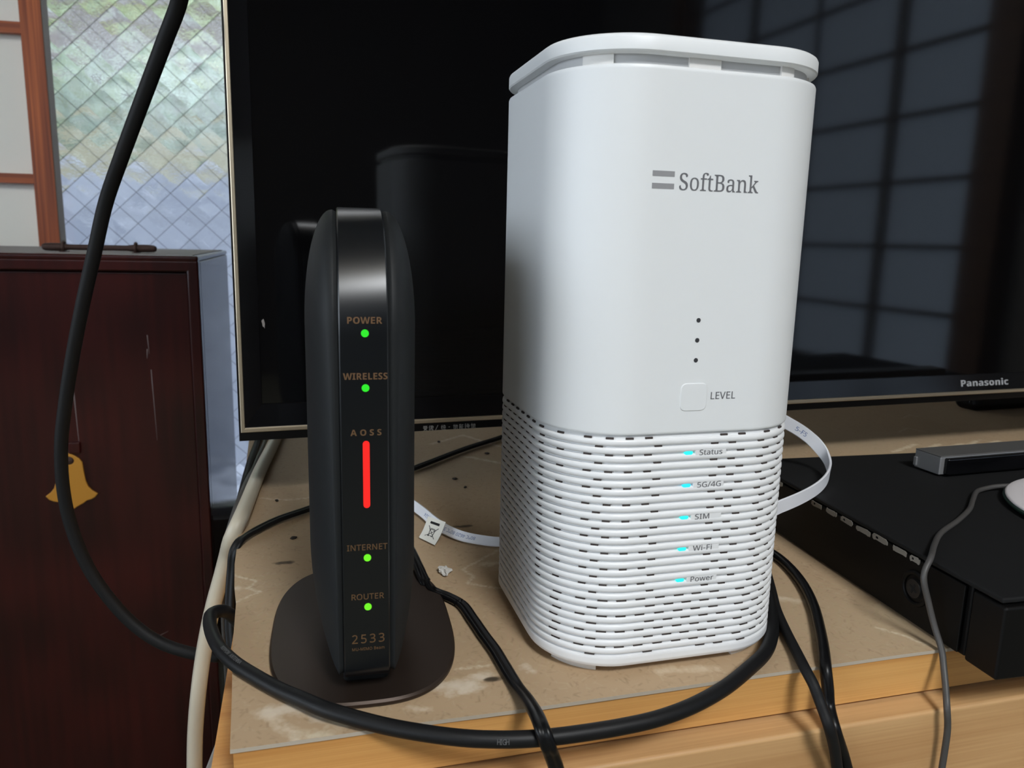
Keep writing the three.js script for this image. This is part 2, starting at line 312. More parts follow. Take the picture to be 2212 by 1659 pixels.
{ // wired, textured window
  const g = structure('window_1', [0, 0, 0], winYaw);
  const x0 = -1.3, x1 = -0.06, y0 = -0.338, y1 = 1.31;
  const pane = part('pane', boxUV(new THREE.BoxGeometry(x1 - x0, y1 - y0, 0.006).translate((x0 + x1) / 2, (y0 + y1) / 2, GLASS)), M.glass, g);
  part('sash', bx(x1 - x0 + 0.06, 0.015, 0.03, (x0 + x1) / 2, y0 - 0.004, GLASS + 0.006), M.aluminium, g);
  part('sash', bx(x1 - x0 + 0.06, 0.04, 0.04, (x0 + x1) / 2, y1 + 0.02, GLASS), M.aluminium, g);
  part('sash', bx(0.04, y1 - y0, 0.04, x0 - 0.02, (y0 + y1) / 2, GLASS), M.aluminium, g);
  part('sash', bx(0.04, y1 - y0, 0.04, x1 + 0.02, (y0 + y1) / 2, GLASS), M.aluminium, g);
  part('lower_panel', bx(x1 - x0 + 0.06, 0.10, 0.02, (x0 + x1) / 2, y0 - 0.06, GLASS), M.plaster, g);
  // crossing wires: half diagonals of a diamond 0.0273 wide, 0.02595 high, one crossing at (-0.4745, 0.483)
  const hx = 0.0273, hy = 0.02595, cx = -0.4745, cy = 0.483;
  for (const s of [-1, 1]) for (let k = -48; k <= 48; k++) {
    // line: y - cy = s * hy / hx * (x - cx - 2 * hx * k), clipped to the pane
    const m = s * hy / hx, bx0 = cx + 2 * hx * k; let xa = x0, xb = x1;
    const yAt = (x) => cy + m * (x - bx0), xAt = (y) => bx0 + (y - cy) / m;
    const lo = Math.min(xAt(y0), xAt(y1)), hi = Math.max(xAt(y0), xAt(y1)); xa = Math.max(xa, lo); xb = Math.min(xb, hi);
    if (xb - xa < 0.02) continue;
    const len = Math.hypot(xb - xa, yAt(xb) - yAt(xa));
    const gq = new THREE.BoxGeometry(len, 0.0007, 0.0007); gq.rotateZ(Math.atan(m));
    part('wire', gq, M.wire, pane, [(xa + xb) / 2, (yAt(xa) + yAt(xb)) / 2, GLASS + 0.0034 + (s > 0 ? 0.0004 : 0)]);
  }
}
{ // sliding paper screen in front of the window, at the left edge
  const g = structure('door_1', [0, 0, 0], winYaw), z = -1.396, xr = -0.4745, xl = -1.38;
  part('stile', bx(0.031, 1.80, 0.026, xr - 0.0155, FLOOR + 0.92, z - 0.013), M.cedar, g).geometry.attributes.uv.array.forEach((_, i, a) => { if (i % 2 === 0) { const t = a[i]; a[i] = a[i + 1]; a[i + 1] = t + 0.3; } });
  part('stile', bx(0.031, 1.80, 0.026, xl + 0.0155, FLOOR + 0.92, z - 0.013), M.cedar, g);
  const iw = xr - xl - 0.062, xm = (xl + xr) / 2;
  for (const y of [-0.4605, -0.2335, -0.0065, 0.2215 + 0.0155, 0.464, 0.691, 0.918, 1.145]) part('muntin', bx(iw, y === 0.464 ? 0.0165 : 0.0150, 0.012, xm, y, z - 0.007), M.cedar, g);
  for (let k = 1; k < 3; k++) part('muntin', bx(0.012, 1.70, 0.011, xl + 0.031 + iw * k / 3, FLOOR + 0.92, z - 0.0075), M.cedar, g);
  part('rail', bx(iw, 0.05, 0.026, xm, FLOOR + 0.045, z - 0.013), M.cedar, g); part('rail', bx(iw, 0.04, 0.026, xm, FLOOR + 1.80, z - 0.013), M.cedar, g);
  part('paper', bx(iw, 1.72, 0.002, xm, FLOOR + 0.92, z - 0.019), M.paper, g);
  part('edge_strip', bx(0.0012, 1.80, 0.025, xr + 0.0006, FLOOR + 0.92, z - 0.0135), M.cedarEdge, g);
}
{ // other walls
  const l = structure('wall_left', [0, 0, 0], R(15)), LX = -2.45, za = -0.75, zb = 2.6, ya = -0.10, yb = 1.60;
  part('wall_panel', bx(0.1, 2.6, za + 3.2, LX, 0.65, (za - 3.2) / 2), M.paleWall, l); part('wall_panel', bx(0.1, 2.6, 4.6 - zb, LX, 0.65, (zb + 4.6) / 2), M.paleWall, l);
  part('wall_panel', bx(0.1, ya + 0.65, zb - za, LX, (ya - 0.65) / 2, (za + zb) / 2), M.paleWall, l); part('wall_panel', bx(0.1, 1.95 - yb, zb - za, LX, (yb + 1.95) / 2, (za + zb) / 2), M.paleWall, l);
  const w2 = structure('window_2', [0, 0, 0], R(15));                 // plain sliding window out of the frame, on the left
  for (const y of [ya + 0.02, yb - 0.02]) part('sash', bx(0.04, 0.04, zb - za, LX, y, (za + zb) / 2), M.aluminium, w2);
  for (const z of [za + 0.02, (za + zb) / 2, zb - 0.02]) part('sash', bx(0.04, yb - ya - 0.08, 0.05, LX, (ya + yb) / 2, z), M.aluminium, w2);
  for (const k of [0, 1]) { const d = (zb - za) / 2; part('pane', new THREE.PlaneGeometry(d - 0.06, yb - ya - 0.08).rotateY(Math.PI / 2), M.clearPane, w2, [LX, (ya + yb) / 2, za + d * (k + 0.5)]); }
  const b = structure('wall_front', [0, 0, 0], R(15)); const FX0 = -2.36, FX1 = -0.60, FY0 = 0.75, FY1 = 1.78;
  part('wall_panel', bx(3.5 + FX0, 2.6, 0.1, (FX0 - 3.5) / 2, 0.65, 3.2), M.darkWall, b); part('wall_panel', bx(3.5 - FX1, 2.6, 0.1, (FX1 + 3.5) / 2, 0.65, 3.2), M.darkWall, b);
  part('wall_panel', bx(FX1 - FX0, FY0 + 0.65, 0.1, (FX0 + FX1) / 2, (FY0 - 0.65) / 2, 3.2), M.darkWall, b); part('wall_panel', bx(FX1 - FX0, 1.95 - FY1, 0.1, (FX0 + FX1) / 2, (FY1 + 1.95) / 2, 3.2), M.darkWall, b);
  const w3 = structure('window_3', [0, 0, 0], R(15));                 // high window behind the camera
  for (const y of [FY0 + 0.02, FY1 - 0.02]) part('sash', bx(FX1 - FX0, 0.04, 0.04, (FX0 + FX1) / 2, y, 3.2), M.aluminium, w3);
  for (const xx of [FX0 + 0.02, (FX0 + FX1) / 2, FX1 - 0.02]) part('sash', bx(0.05, FY1 - FY0 - 0.08, 0.04, xx, (FY0 + FY1) / 2, 3.2), M.aluminium, w3);
  for (const k of [0, 1]) { const d = (FX1 - FX0) / 2; part('pane', new THREE.PlaneGeometry(d - 0.06, FY1 - FY0 - 0.08), M.clearPane, w3, [FX0 + d * (k + 0.5), (FY0 + FY1) / 2, 3.2]); }
  const r = structure('wall_right', [0, 0, 0], sideYaw), x = SIDE + 0.05;
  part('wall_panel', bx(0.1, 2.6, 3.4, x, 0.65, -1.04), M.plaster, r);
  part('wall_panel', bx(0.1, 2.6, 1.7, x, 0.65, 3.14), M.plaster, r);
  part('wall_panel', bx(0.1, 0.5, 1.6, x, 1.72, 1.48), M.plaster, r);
  part('post', bx(0.10, 2.41, 0.10, SIDE - 0.02, 0.655, 0.665), M.roomWood, r); part('post', bx(0.10, 2.41, 0.10, SIDE - 0.02, 0.655, 2.30), M.roomWood, r);
  part('lintel', bx(0.10, 0.14, 1.6, SIDE - 0.02, 1.42, 1.48), M.roomWood, r);
}
{ // paper screens on the right-hand wall that glow with daylight
  const rows = [-0.222, -0.027, 0.168, 0.363, 0.558, 0.753, 0.948, 1.143, 1.338];
  [[0.715, 1.085, 1], [1.085, 1.845, 2], [1.845, 2.25, 1]].forEach(([a, b, n], k) => {
    const g = structure('door_' + (k + 2), [0, 0, 0], sideYaw), x = SIDE + 0.012;
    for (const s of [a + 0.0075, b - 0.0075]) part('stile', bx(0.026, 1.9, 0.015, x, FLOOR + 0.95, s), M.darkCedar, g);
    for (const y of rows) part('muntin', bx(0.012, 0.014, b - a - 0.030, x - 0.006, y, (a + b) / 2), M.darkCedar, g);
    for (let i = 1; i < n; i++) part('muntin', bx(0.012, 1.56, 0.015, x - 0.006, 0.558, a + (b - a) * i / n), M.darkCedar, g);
    part('lower_board', bx(0.012, 0.32, b - a - 0.046, x, FLOOR + 0.16, (a + b) / 2), M.roomWood, g);
    const p = new THREE.PlaneGeometry(b - a - 0.04, 1.60).rotateY(-Math.PI / 2); part('paper', p, M.shojiPaper, g, [x + 0.004, 0.56, (a + b) / 2]);
  });
}
{ // square pendant lamp behind the camera
  const t = thing('ceiling_lamp', 'square pendant lamp with a pale wooden frame and white diffuser', 'lamp', [LAMP.at[0], LAMP.at[1] + 0.012, LAMP.at[2]]);
  const f = [bx(0.54, 0.07, 0.02, 0, 0.03, 0.26), bx(0.54, 0.07, 0.02, 0, 0.03, -0.26), bx(0.02, 0.07, 0.50, 0.26, 0.03, 0), bx(0.02, 0.07, 0.50, -0.26, 0.03, 0)];
  part('frame', merged(f), M.roomWood, t); part('diffuser', bx(0.50, 0.006, 0.50, 0, 0.006, 0), M.lampGlow, t);
  part('upper_diffuser', bx(0.50, 0.006, 0.50, 0, 0.063, 0), M.lampGlow, t); part('stem', new THREE.CylinderGeometry(0.012, 0.012, CEIL - LAMP.at[1] - 0.080, 12).translate(0, (CEIL - LAMP.at[1] - 0.012 + 0.068) / 2, 0), M.darkGap, t);
}
// ------------------------------------------------------------------ outside the textured window
{
  const G = std({ color: rgb(0.32, 0.34, 0.39), roughness: 0.9 });
  const ground = structure('ground'); part('paving', bx(40, 0.1, 40, 0, -0.95, 0), G, ground);
  const out = (name, label, cat, u, y, d) => thing(name, label, cat, onWin(u, y, GLASS - d).toArray(), winYaw);
  const low = out('garden_wall', 'low pale blue-grey block wall seen blurred through the wired window', 'wall', -0.6, -0.9, 2.2);
  for (let r = 0; r < 7; r++) for (let i = 0; i < 11; i++) part('block', rbx(0.385, 0.18, 0.12, 0.006, -2.0 + i * 0.39 + (r % 2) * 0.19, 0.095 + r * 0.185, 0, 1), std({ color: rgb(0.31 + 0.12 * hash(i, r, 1), 0.34 + 0.12 * hash(i, r, 1), 0.41 + 0.12 * hash(i, r, 1)), roughness: 0.9 }), low);
  const fence = out('board_fence', 'olive-brown board fence blurred beyond the low garden wall', 'fence', -0.6, -0.9, 3.0);
  for (let i = 0; i < 10; i++) part('board', rbx(4.6, 0.145, 0.02, 0.004, 0, 0.09 + i * 0.152, 0, 1), std({ color: rgb(0.24 + 0.05 * hash(i, 2, 3), 0.225 + 0.05 * hash(i, 2, 3), 0.18), roughness: 0.9 }), fence);
  for (const x of [-2.2, -0.75, 0.75, 2.2]) part('post', bx(0.08, 1.5, 0.08, x, 0.75, -0.06), M.roomWood, fence);
  const leafG = (() => { const s = new THREE.PlaneGeometry(0.10, 0.055, 2, 1); const p = s.attributes.position; for (let i = 0; i < p.count; i++) { if (Math.abs(p.getX(i)) > 0.04) p.setY(i, p.getY(i) * 0.15); p.setZ(i, -Math.abs(p.getX(i)) * 0.3); } s.computeVertexNormals(); return s; })();
  const leafy = (name, label, cat, u, y, d, size, count, cols, k) => {
    const t = out(name, label, cat, u, y, d);
    const m = new THREE.InstancedMesh(leafG, phys({ color: 0xffffff, roughness: 0.8, transmission: 0.35, thickness: 0, side: THREE.DoubleSide }), count); m.name = numbered('foliage'); m.userData.kind = 'stuff'; m.castShadow = m.receiveShadow = true;
    const q = new THREE.Object3D();
    for (let i = 0; i < count; i++) {
      q.position.set((rnd() - 0.5) * size[0], size[1] * (0.08 + 0.92 * rnd()), (rnd() - 0.5) * size[2]); q.rotation.set(rnd() * 6, rnd() * 6, rnd() * 6); q.scale.setScalar(k * (0.7 + rnd() * 0.8)); q.updateMatrix(); m.setMatrixAt(i, q.matrix);
      const a = cols[Math.floor(rnd() * cols.length)], v = 0.8 + rnd() * 0.4; m.setColorAt(i, rgb(a[0] * v, a[1] * v, a[2] * v));
    }
    t.add(m);
    for (let i = 0; i < 3; i++) part('trunk', new THREE.CylinderGeometry(0.03, 0.05, size[1] * 0.8, 8).translate((i - 1) * size[0] * 0.3, size[1] * 0.4, 0), M.roomWood, t);
  };
  leafy('hedge', 'green clipped hedge blurred beyond the board fence', 'hedge', -0.9, -0.9, 3.9, [4.5, 2.12, 0.5], 5200, [[0.40, 0.49, 0.43], [0.44, 0.53, 0.50], [0.42, 0.48, 0.28]], 1.3);
  const house = out('neighbour_shed', 'mauve-grey shed wall blurred behind the green hedge', 'shed', -0.6, -0.9, 5.2);
  for (let i = 0; i < 12; i++) part('siding_board', bx(6.4, 0.215, 0.04, 0, 0.11 + i * 0.22, 0), std({ color: rgb(0.125 + 0.03 * hash(i, 5, 3), 0.112 + 0.03 * hash(i, 5, 3), 0.11 + 0.03 * hash(i, 5, 3)), roughness: 0.9 }), house);
  part('roof', bx(6.8, 0.04, 1.3, 0, 2.67, -0.6), M.roomWood, house); part('side_wall', bx(0.05, 2.6, 1.2, -3.2, 1.3, -0.6), M.plaster, house);
  leafy('tree', 'bright yellow-green tree crown blurred above the shed wall', 'tree', -0.2, 0.8, 7.2, [8, 6.0, 1.2], 16000, [[0.56, 0.62, 0.36], [0.62, 0.66, 0.40], [0.46, 0.58, 0.42]], 2.6);
}

// ================================================================== CHEST
{
  const yaw = R(15), cx = V(Math.cos(yaw), 0, -Math.sin(yaw)), cn = V(Math.sin(yaw), 0, Math.cos(yaw));
  const WD = 0.92, D = 0.31, TOP = 0.13477 - FLOOR;
  const o = V(-0.32997, FLOOR, -0.80937).addScaledVector(cx, -WD / 2).addScaledVector(cn, -D / 2);
  const t = thing('chest', 'dark red lacquered wooden chest standing by the wired window', 'chest', o.toArray(), yaw);
  const X = WD / 2, Z = D / 2;                                            // local corner is (X, TOP, Z)
  part('body', rbx(WD, TOP - 0.006, D - 0.016, 0.002, 0, (TOP - 0.006) / 2, -0.008), M.lacquer, t);
  part('top_board', rbx(WD, 0.006, D, 0.0025, 0, TOP - 0.003, 0), M.lacquer, t);
  part('dust_film', bx(WD - 0.012, 0.0006, D - 0.012, 0, TOP + 0.0003, -0.003), M.dust, t, null, 'grey dust lying on the chest top');
  part('rail', rbx(WD, 0.0115, 0.017, 0.002, 0, TOP - 0.0107, Z - 0.0085), M.lacquer, t);
  part('stile', rbx(0.0115, TOP - 0.012, 0.017, 0.002, X - 0.00575, (TOP - 0.012) / 2, Z - 0.0085), M.lacquer, t);
  part('stile', rbx(0.0115, TOP - 0.012, 0.017, 0.002, -X + 0.00575, (TOP - 0.012) / 2, Z - 0.0085), M.lacquer, t);
  part('door', rbx(WD / 2 - 0.0122, TOP - 0.018, 0.010, 0.0012, WD / 4 - 0.006, (TOP - 0.018) / 2, Z - 0.0122), M.lacquer, t);
  part('door', rbx(WD / 2 - 0.0122, TOP - 0.018, 0.010, 0.0012, -WD / 4 + 0.006, (TOP - 0.018) / 2, Z - 0.0122), M.lacquer, t);
  // carrying handle on the top
  const h = new THREE.Group(); h.name = 'carrying_handle'; h.position.set(X - 0.104, TOP + 0.0055, Z - 0.055); t.add(h); h.userData.label = 'rusty iron carrying handle';
  const prof = [[0, -0.056], [0.0026, -0.0555], [0.0038, -0.053], [0.0042, -0.047], [0.0042, -0.038], [0.0036, -0.034], [0.0030, -0.030], [0.0030, 0.026], [0.0036, 0.030], [0.0042, 0.034], [0.0042, 0.047], [0.0036, 0.053], [0.0022, 0.0555], [0, 0.056]].map(([a, b]) => new THREE.Vector2(Math.max(a, 1e-5), b));
  part('bar', new THREE.LatheGeometry(prof, 16).rotateZ(-Math.PI / 2), M.iron, h);
  for (const x of [-0.035, 0.035]) part('staple', merged([new THREE.TorusGeometry(0.0052, 0.0016, 8, 16).rotateY(Math.PI / 2).translate(x, 0.0002, 0), bx(0.006, 0.002, 0.016, x, -0.0052, 0)]), M.iron, h);
  // bell-shaped plate
  const half = [[0.000, -0.2075], [0.005, -0.2105], [0.0090, -0.2135], [0.0118, -0.2178], [0.0124, -0.2271], [0.0136, -0.2382], [0.0158, -0.2449], [0.0196, -0.2496], [0.0240, -0.2530], [0.0214, -0.2565], [0.0175, -0.2585], [0.0136, -0.2593], [0.0098, -0.2624], [0.0042, -0.2654], [0.0, -0.2684]];
  const bs = new THREE.Shape(); half.forEach(([a, b], i) => i ? bs.lineTo(a, b) : bs.moveTo(a, b)); half.slice(1, -1).reverse().forEach(([a, b]) => bs.lineTo(-a, b));
  const hole = new THREE.Path(); hole.absellipse(0, -0.2155, 0.0052, 0.0046, 0, 2 * Math.PI); bs.holes.push(hole);
  part('bell_plate', new THREE.ExtrudeGeometry(bs, { depth: 0.0012, bevelEnabled: true, bevelSize: 0.0006, bevelThickness: 0.0006, bevelSegments: 2, curveSegments: 10 }).translate(X - 0.1374, TOP, Z - 0.0068), M.brass, t, null, 'bell-shaped brass plate');
  part('pivot', new THREE.SphereGeometry(0.0048, 16, 10).scale(1, 1, 0.5).translate(X - 0.1374, TOP - 0.2150, Z - 0.006), M.iron, t);
  part('catch', rbx(0.012, 0.013, 0.004, 0.0018, X - 0.1315, TOP - 0.2015, Z - 0.006), M.lacquer, t);
  for (const [x0, y0, x1, y1, w] of [[-0.0544, -0.083, -0.0535, -0.103, 0.0010], [-0.0552, -0.098, -0.0560, -0.108, 0.0012], [-0.0527, -0.120, -0.0511, -0.1974, 0.0010], [-0.1281, -0.1423, -0.1270, -0.199, 0.0014], [-0.073, -0.43, -0.052, -0.42, 0.0012]]) {
    const L = Math.hypot(x1 - x0, y1 - y0); part('scratch', new THREE.CylinderGeometry(w * 0.12, w * 0.5, L, 5).scale(1, 1, 0.15).rotateZ(Math.atan2(y1 - y0, x1 - x0) - Math.PI / 2).translate(X + (x0 + x1) / 2, TOP + (y0 + y1) / 2, Z - 0.0071), M.scratch, t);
  }
}

// ================================================================== CABINET
const cabYaw = R(15.42), cO = V(-0.0854, 0, -0.2151), cE = V(Math.cos(cabYaw), 0, -Math.sin(cabYaw)), cZ = V(Math.sin(cabYaw), 0, Math.cos(cabYaw));
const onCab = (x, y, z) => cO.clone().addScaledVector(cE, x).addScaledVector(cZ, z).add(V(0, y, 0)).toArray();
{
  const t = thing('cabinet', 'low wooden television cabinet with a worn sheet on top', 'cabinet', onCab(0.62, FLOOR, -0.24), cabYaw);
  const dx = -0.62, dz = 0.24, Y = -FLOOR;                              // local = cabinet corner frame + (dx, Y, dz)
  const slab = (pts, y, th, mats, name) => {
    const s = new THREE.Shape(); pts.forEach(([x, z], i) => i ? s.lineTo(x, -z) : s.moveTo(x, -z));
    const g = new THREE.ExtrudeGeometry(s, { depth: th, bevelEnabled: false }).rotateX(-Math.PI / 2).translate(0, y - th, 0);
    part(name, g, mats, t, [dx, Y, dz]); return g;
  };
  const wavy = [[0, 0], [-0.0018, -0.03], [-0.0044, -0.0672], [-0.0058, -0.1025], [-0.0078, -0.1198], [-0.0096, -0.1452], [-0.0104, -0.1747], [-0.0128, -0.25], [-0.017, -0.3776], [-0.0195, -0.46]];
  const front = []; for (let i = 40; i > 0; i--) front.push([i / 40 * 1.24, (hash(i, 3, 5) - 0.5) * 0.0008]);
  slab([...wavy, [1.24, -0.46], ...front], 0, 0.0014, [M.sheetTop, M.sheetEdge], 'top_sheet');
  const g = slab([[0.0008, -0.0006], [-0.0175, -0.455], [1.235, -0.455], [1.235, -0.0006]], -0.0015, 0.0165, M.boardWood, 'top_board'); boxUV(g, 1, 0.3, 0.02);
  part('drawer_front', rbx(1.235, 0.17, 0.022, 0.0015, 0.6175, -0.0195 - 0.085, -0.001), M.drawerWood, t, [dx, Y, dz]);
  part('drawer_front', rbx(1.235, 0.17, 0.022, 0.0015, 0.6175, -0.0195 - 0.26, -0.001), M.drawerWood, t, [dx, Y, dz]);
  part('plinth', bx(1.235, 0.178, 0.018, 0.6175, -0.461, -0.02), M.boardWood, t, [dx, Y, dz]);
  part('side_panel', bx(0.016, 0.53, 0.43, -0.0005, -0.285, -0.23), M.boardWood, t, [dx, Y, dz]).rotation.y = 0.0;
  part('side_panel', bx(0.016, 0.53, 0.43, 1.227, -0.285, -0.23), M.boardWood, t, [dx, Y, dz]);
  part('inner_carcass', bx(1.20, 0.52, 0.40, 0.6135, -0.285, -0.235), M.darkGap, t, [dx, Y, dz]);
}

// ================================================================== TELEVISION
{
  const yaw = R(18.7), e = V(Math.cos(yaw), 0, -Math.sin(yaw)), m = V(Math.sin(yaw), 0, Math.cos(yaw)), U0 = 0.5505;
  const o = e.clone().multiplyScalar(U0).addScaledVector(m, -0.45);
  const t = thing('television', 'wide black flat television with a thin gold line round its frame', 'television', o.toArray(), yaw);
  const half = 0.5608, b0 = 0.0423, t0 = 0.690;
  const rect = (inL, inB, z) => { const l = -half + inL, r = half - inL, bb = b0 + inB, tt = t0 - inL; return [V(l, bb, z), V(r, bb, z), V(r, tt, z), V(l, tt, z)]; };
  part('outer_frame', loft([rect(0.004, 0.004, -0.036), rect(0.0004, 0.0004, -0.033), rect(0, 0, -0.002), rect(0.0004, 0.0005, -0.0002), rect(0.0011, 0.0055, 0)], { capStart: true, crease: 0.3 }), M.tvBlack, t);
  part('gold_trim', loft([rect(0.0011, 0.0055, -0.001), rect(0.0011, 0.0055, 0.0008), rect(0.0015, 0.0059, 0.0012), rect(0.0030, 0.0076, 0.0012), rect(0.0033, 0.0080, 0.0008), rect(0.0033, 0.0080, -0.002)], { crease: 0.3 }), M.gold, t, null, 'thin champagne-gold line');
  part('bezel', loft([rect(0.0032, 0.0079, -0.0008), rect(0.0128, 0.0205, -0.0036), rect(0.0131, 0.0208, -0.0040), rect(0.0131, 0.0208, -0.0050)], { crease: 0.3 }), M.tvBezel, t);
  const sc = rect(0.0128, 0.0205, -0.0046);
  part('screen', new THREE.PlaneGeometry(sc[1].x - sc[0].x, sc[2].y - sc[0].y).translate(0, (sc[0].y + sc[2].y) / 2, -0.0046), M.tvScreen, t);
  { const s = new THREE.Shape(); for (let i = 0; i < 14; i++) { const a = i / 14 * 6.283, k = 0.7 + 0.5 * hash(i, 9, 9); const x = 0.0008 * Math.cos(a) * k, y = 0.0026 * Math.sin(a) * k; i ? s.lineTo(x, y) : s.moveTo(x, y); } part('paint_chip', new THREE.ExtrudeGeometry(s, { depth: 0.0003, bevelEnabled: false }).rotateZ(0.15).translate(-0.5455, 0.1093, -0.0044), M.dust, t, null, 'small pale chip on the bezel'); }
  part('back_shell', rbx(1.00, 0.52, 0.05, 0.015, 0, 0.36, -0.06), M.tvBlack, t);
  part('brand_lettering', text('Panasonic', bold, 0.5257 - U0, 0.5754 - U0, 0, 0.0051, 0.0004).rotateX(-0.22).translate(0, 0.0539, -0.0015), M.silverInk, t, null, 'silver lettering');
  part('stand_neck', rbx(0.10, 0.14, 0.03, 0.008, 0.182, 0.070, -0.13), M.tvBlack, t);
  // small standby print below the screen, drawn stroke by stroke on a 10 x 10 grid per character
  const K = [
    [[1, 9, 9, 9], [2, 8, 3, 7], [5, 8, 5, 7], [8, 8, 7, 7], [1, 6, 9, 6], [1, 6, 1, 5], [9, 6, 9, 5], [2, 4, 8, 4], [8, 4, 2, 0], [3, 3, 9, 0]],
    [[2, 10, 0, 6], [1, 7, 1, 0], [4, 9, 8, 9], [4, 8, 9, 8], [4, 6, 9, 6], [4, 8, 4, 6], [9, 8, 9, 6], [6, 6, 3, 3], [6, 5, 7, 0], [5, 3, 3, 1], [8, 5, 9, 4], [7, 3, 9, 0]],
    [[1, 0, 6, 10]],
    [[2, 10, 2, 0], [0, 7, 4, 7], [2, 6, 0, 3], [5, 9, 7, 9], [7, 9, 5, 6], [8, 9, 9, 6], [5, 5, 9, 5], [5, 5, 5, 3], [9, 5, 9, 3], [5, 3, 9, 3], [4, 0, 10, 0]],
    [[3, 5, 6, 5]],
    [[2, 10, 2, 0], [0, 7, 4, 7], [5, 9, 6, 7], [8, 9, 9, 7], [4, 6, 10, 6], [5, 6, 5, 1], [8, 9, 9, 0], [5, 3, 7, 2], [4, 0, 6, 2]],
    [[1, 9, 4, 9], [0, 8, 3, 8], [1, 6, 1, 0], [4, 6, 4, 0], [1, 6, 4, 6], [1, 4, 4, 4], [1, 2, 4, 2], [6, 9, 6, 6], [6, 7, 9, 8], [6, 5, 6, 0], [6, 3, 9, 4], [6, 0, 9, 0]],
    [[2, 10, 0, 8], [2, 7, 0, 5], [1, 6, 1, 0], [4, 8, 9, 8], [6, 10, 6, 6], [3, 6, 10, 6], [3, 4, 10, 4], [8, 6, 8, 0], [5, 3, 6, 2]],
    [[2, 10, 2, 0], [0, 7, 4, 7], [5, 9, 6, 7], [8, 9, 9, 7], [4, 6, 10, 6], [5, 6, 5, 1], [8, 9, 9, 0], [5, 3, 7, 2], [4, 0, 6, 2]],
  ], gs = [], cw = 0.0038, x0 = 0.0955 - U0;
  K.forEach((st, i) => st.forEach(([xa, ya, xb, yb]) => { const s = 0.00030, L = Math.hypot(xb - xa, yb - ya) * s; gs.push(new THREE.BoxGeometry(L + 0.0001, 0.00030, 0.0001).rotateZ(Math.atan2(yb - ya, xb - xa)).translate(x0 + i * cw + (xa + xb) / 2 * s, 0.0430 + (ya + yb) / 2 * s, 0.0001)); }));
  part('standby_lettering', merged(gs), M.dimInk, t, null, 'dim printed characters');
}

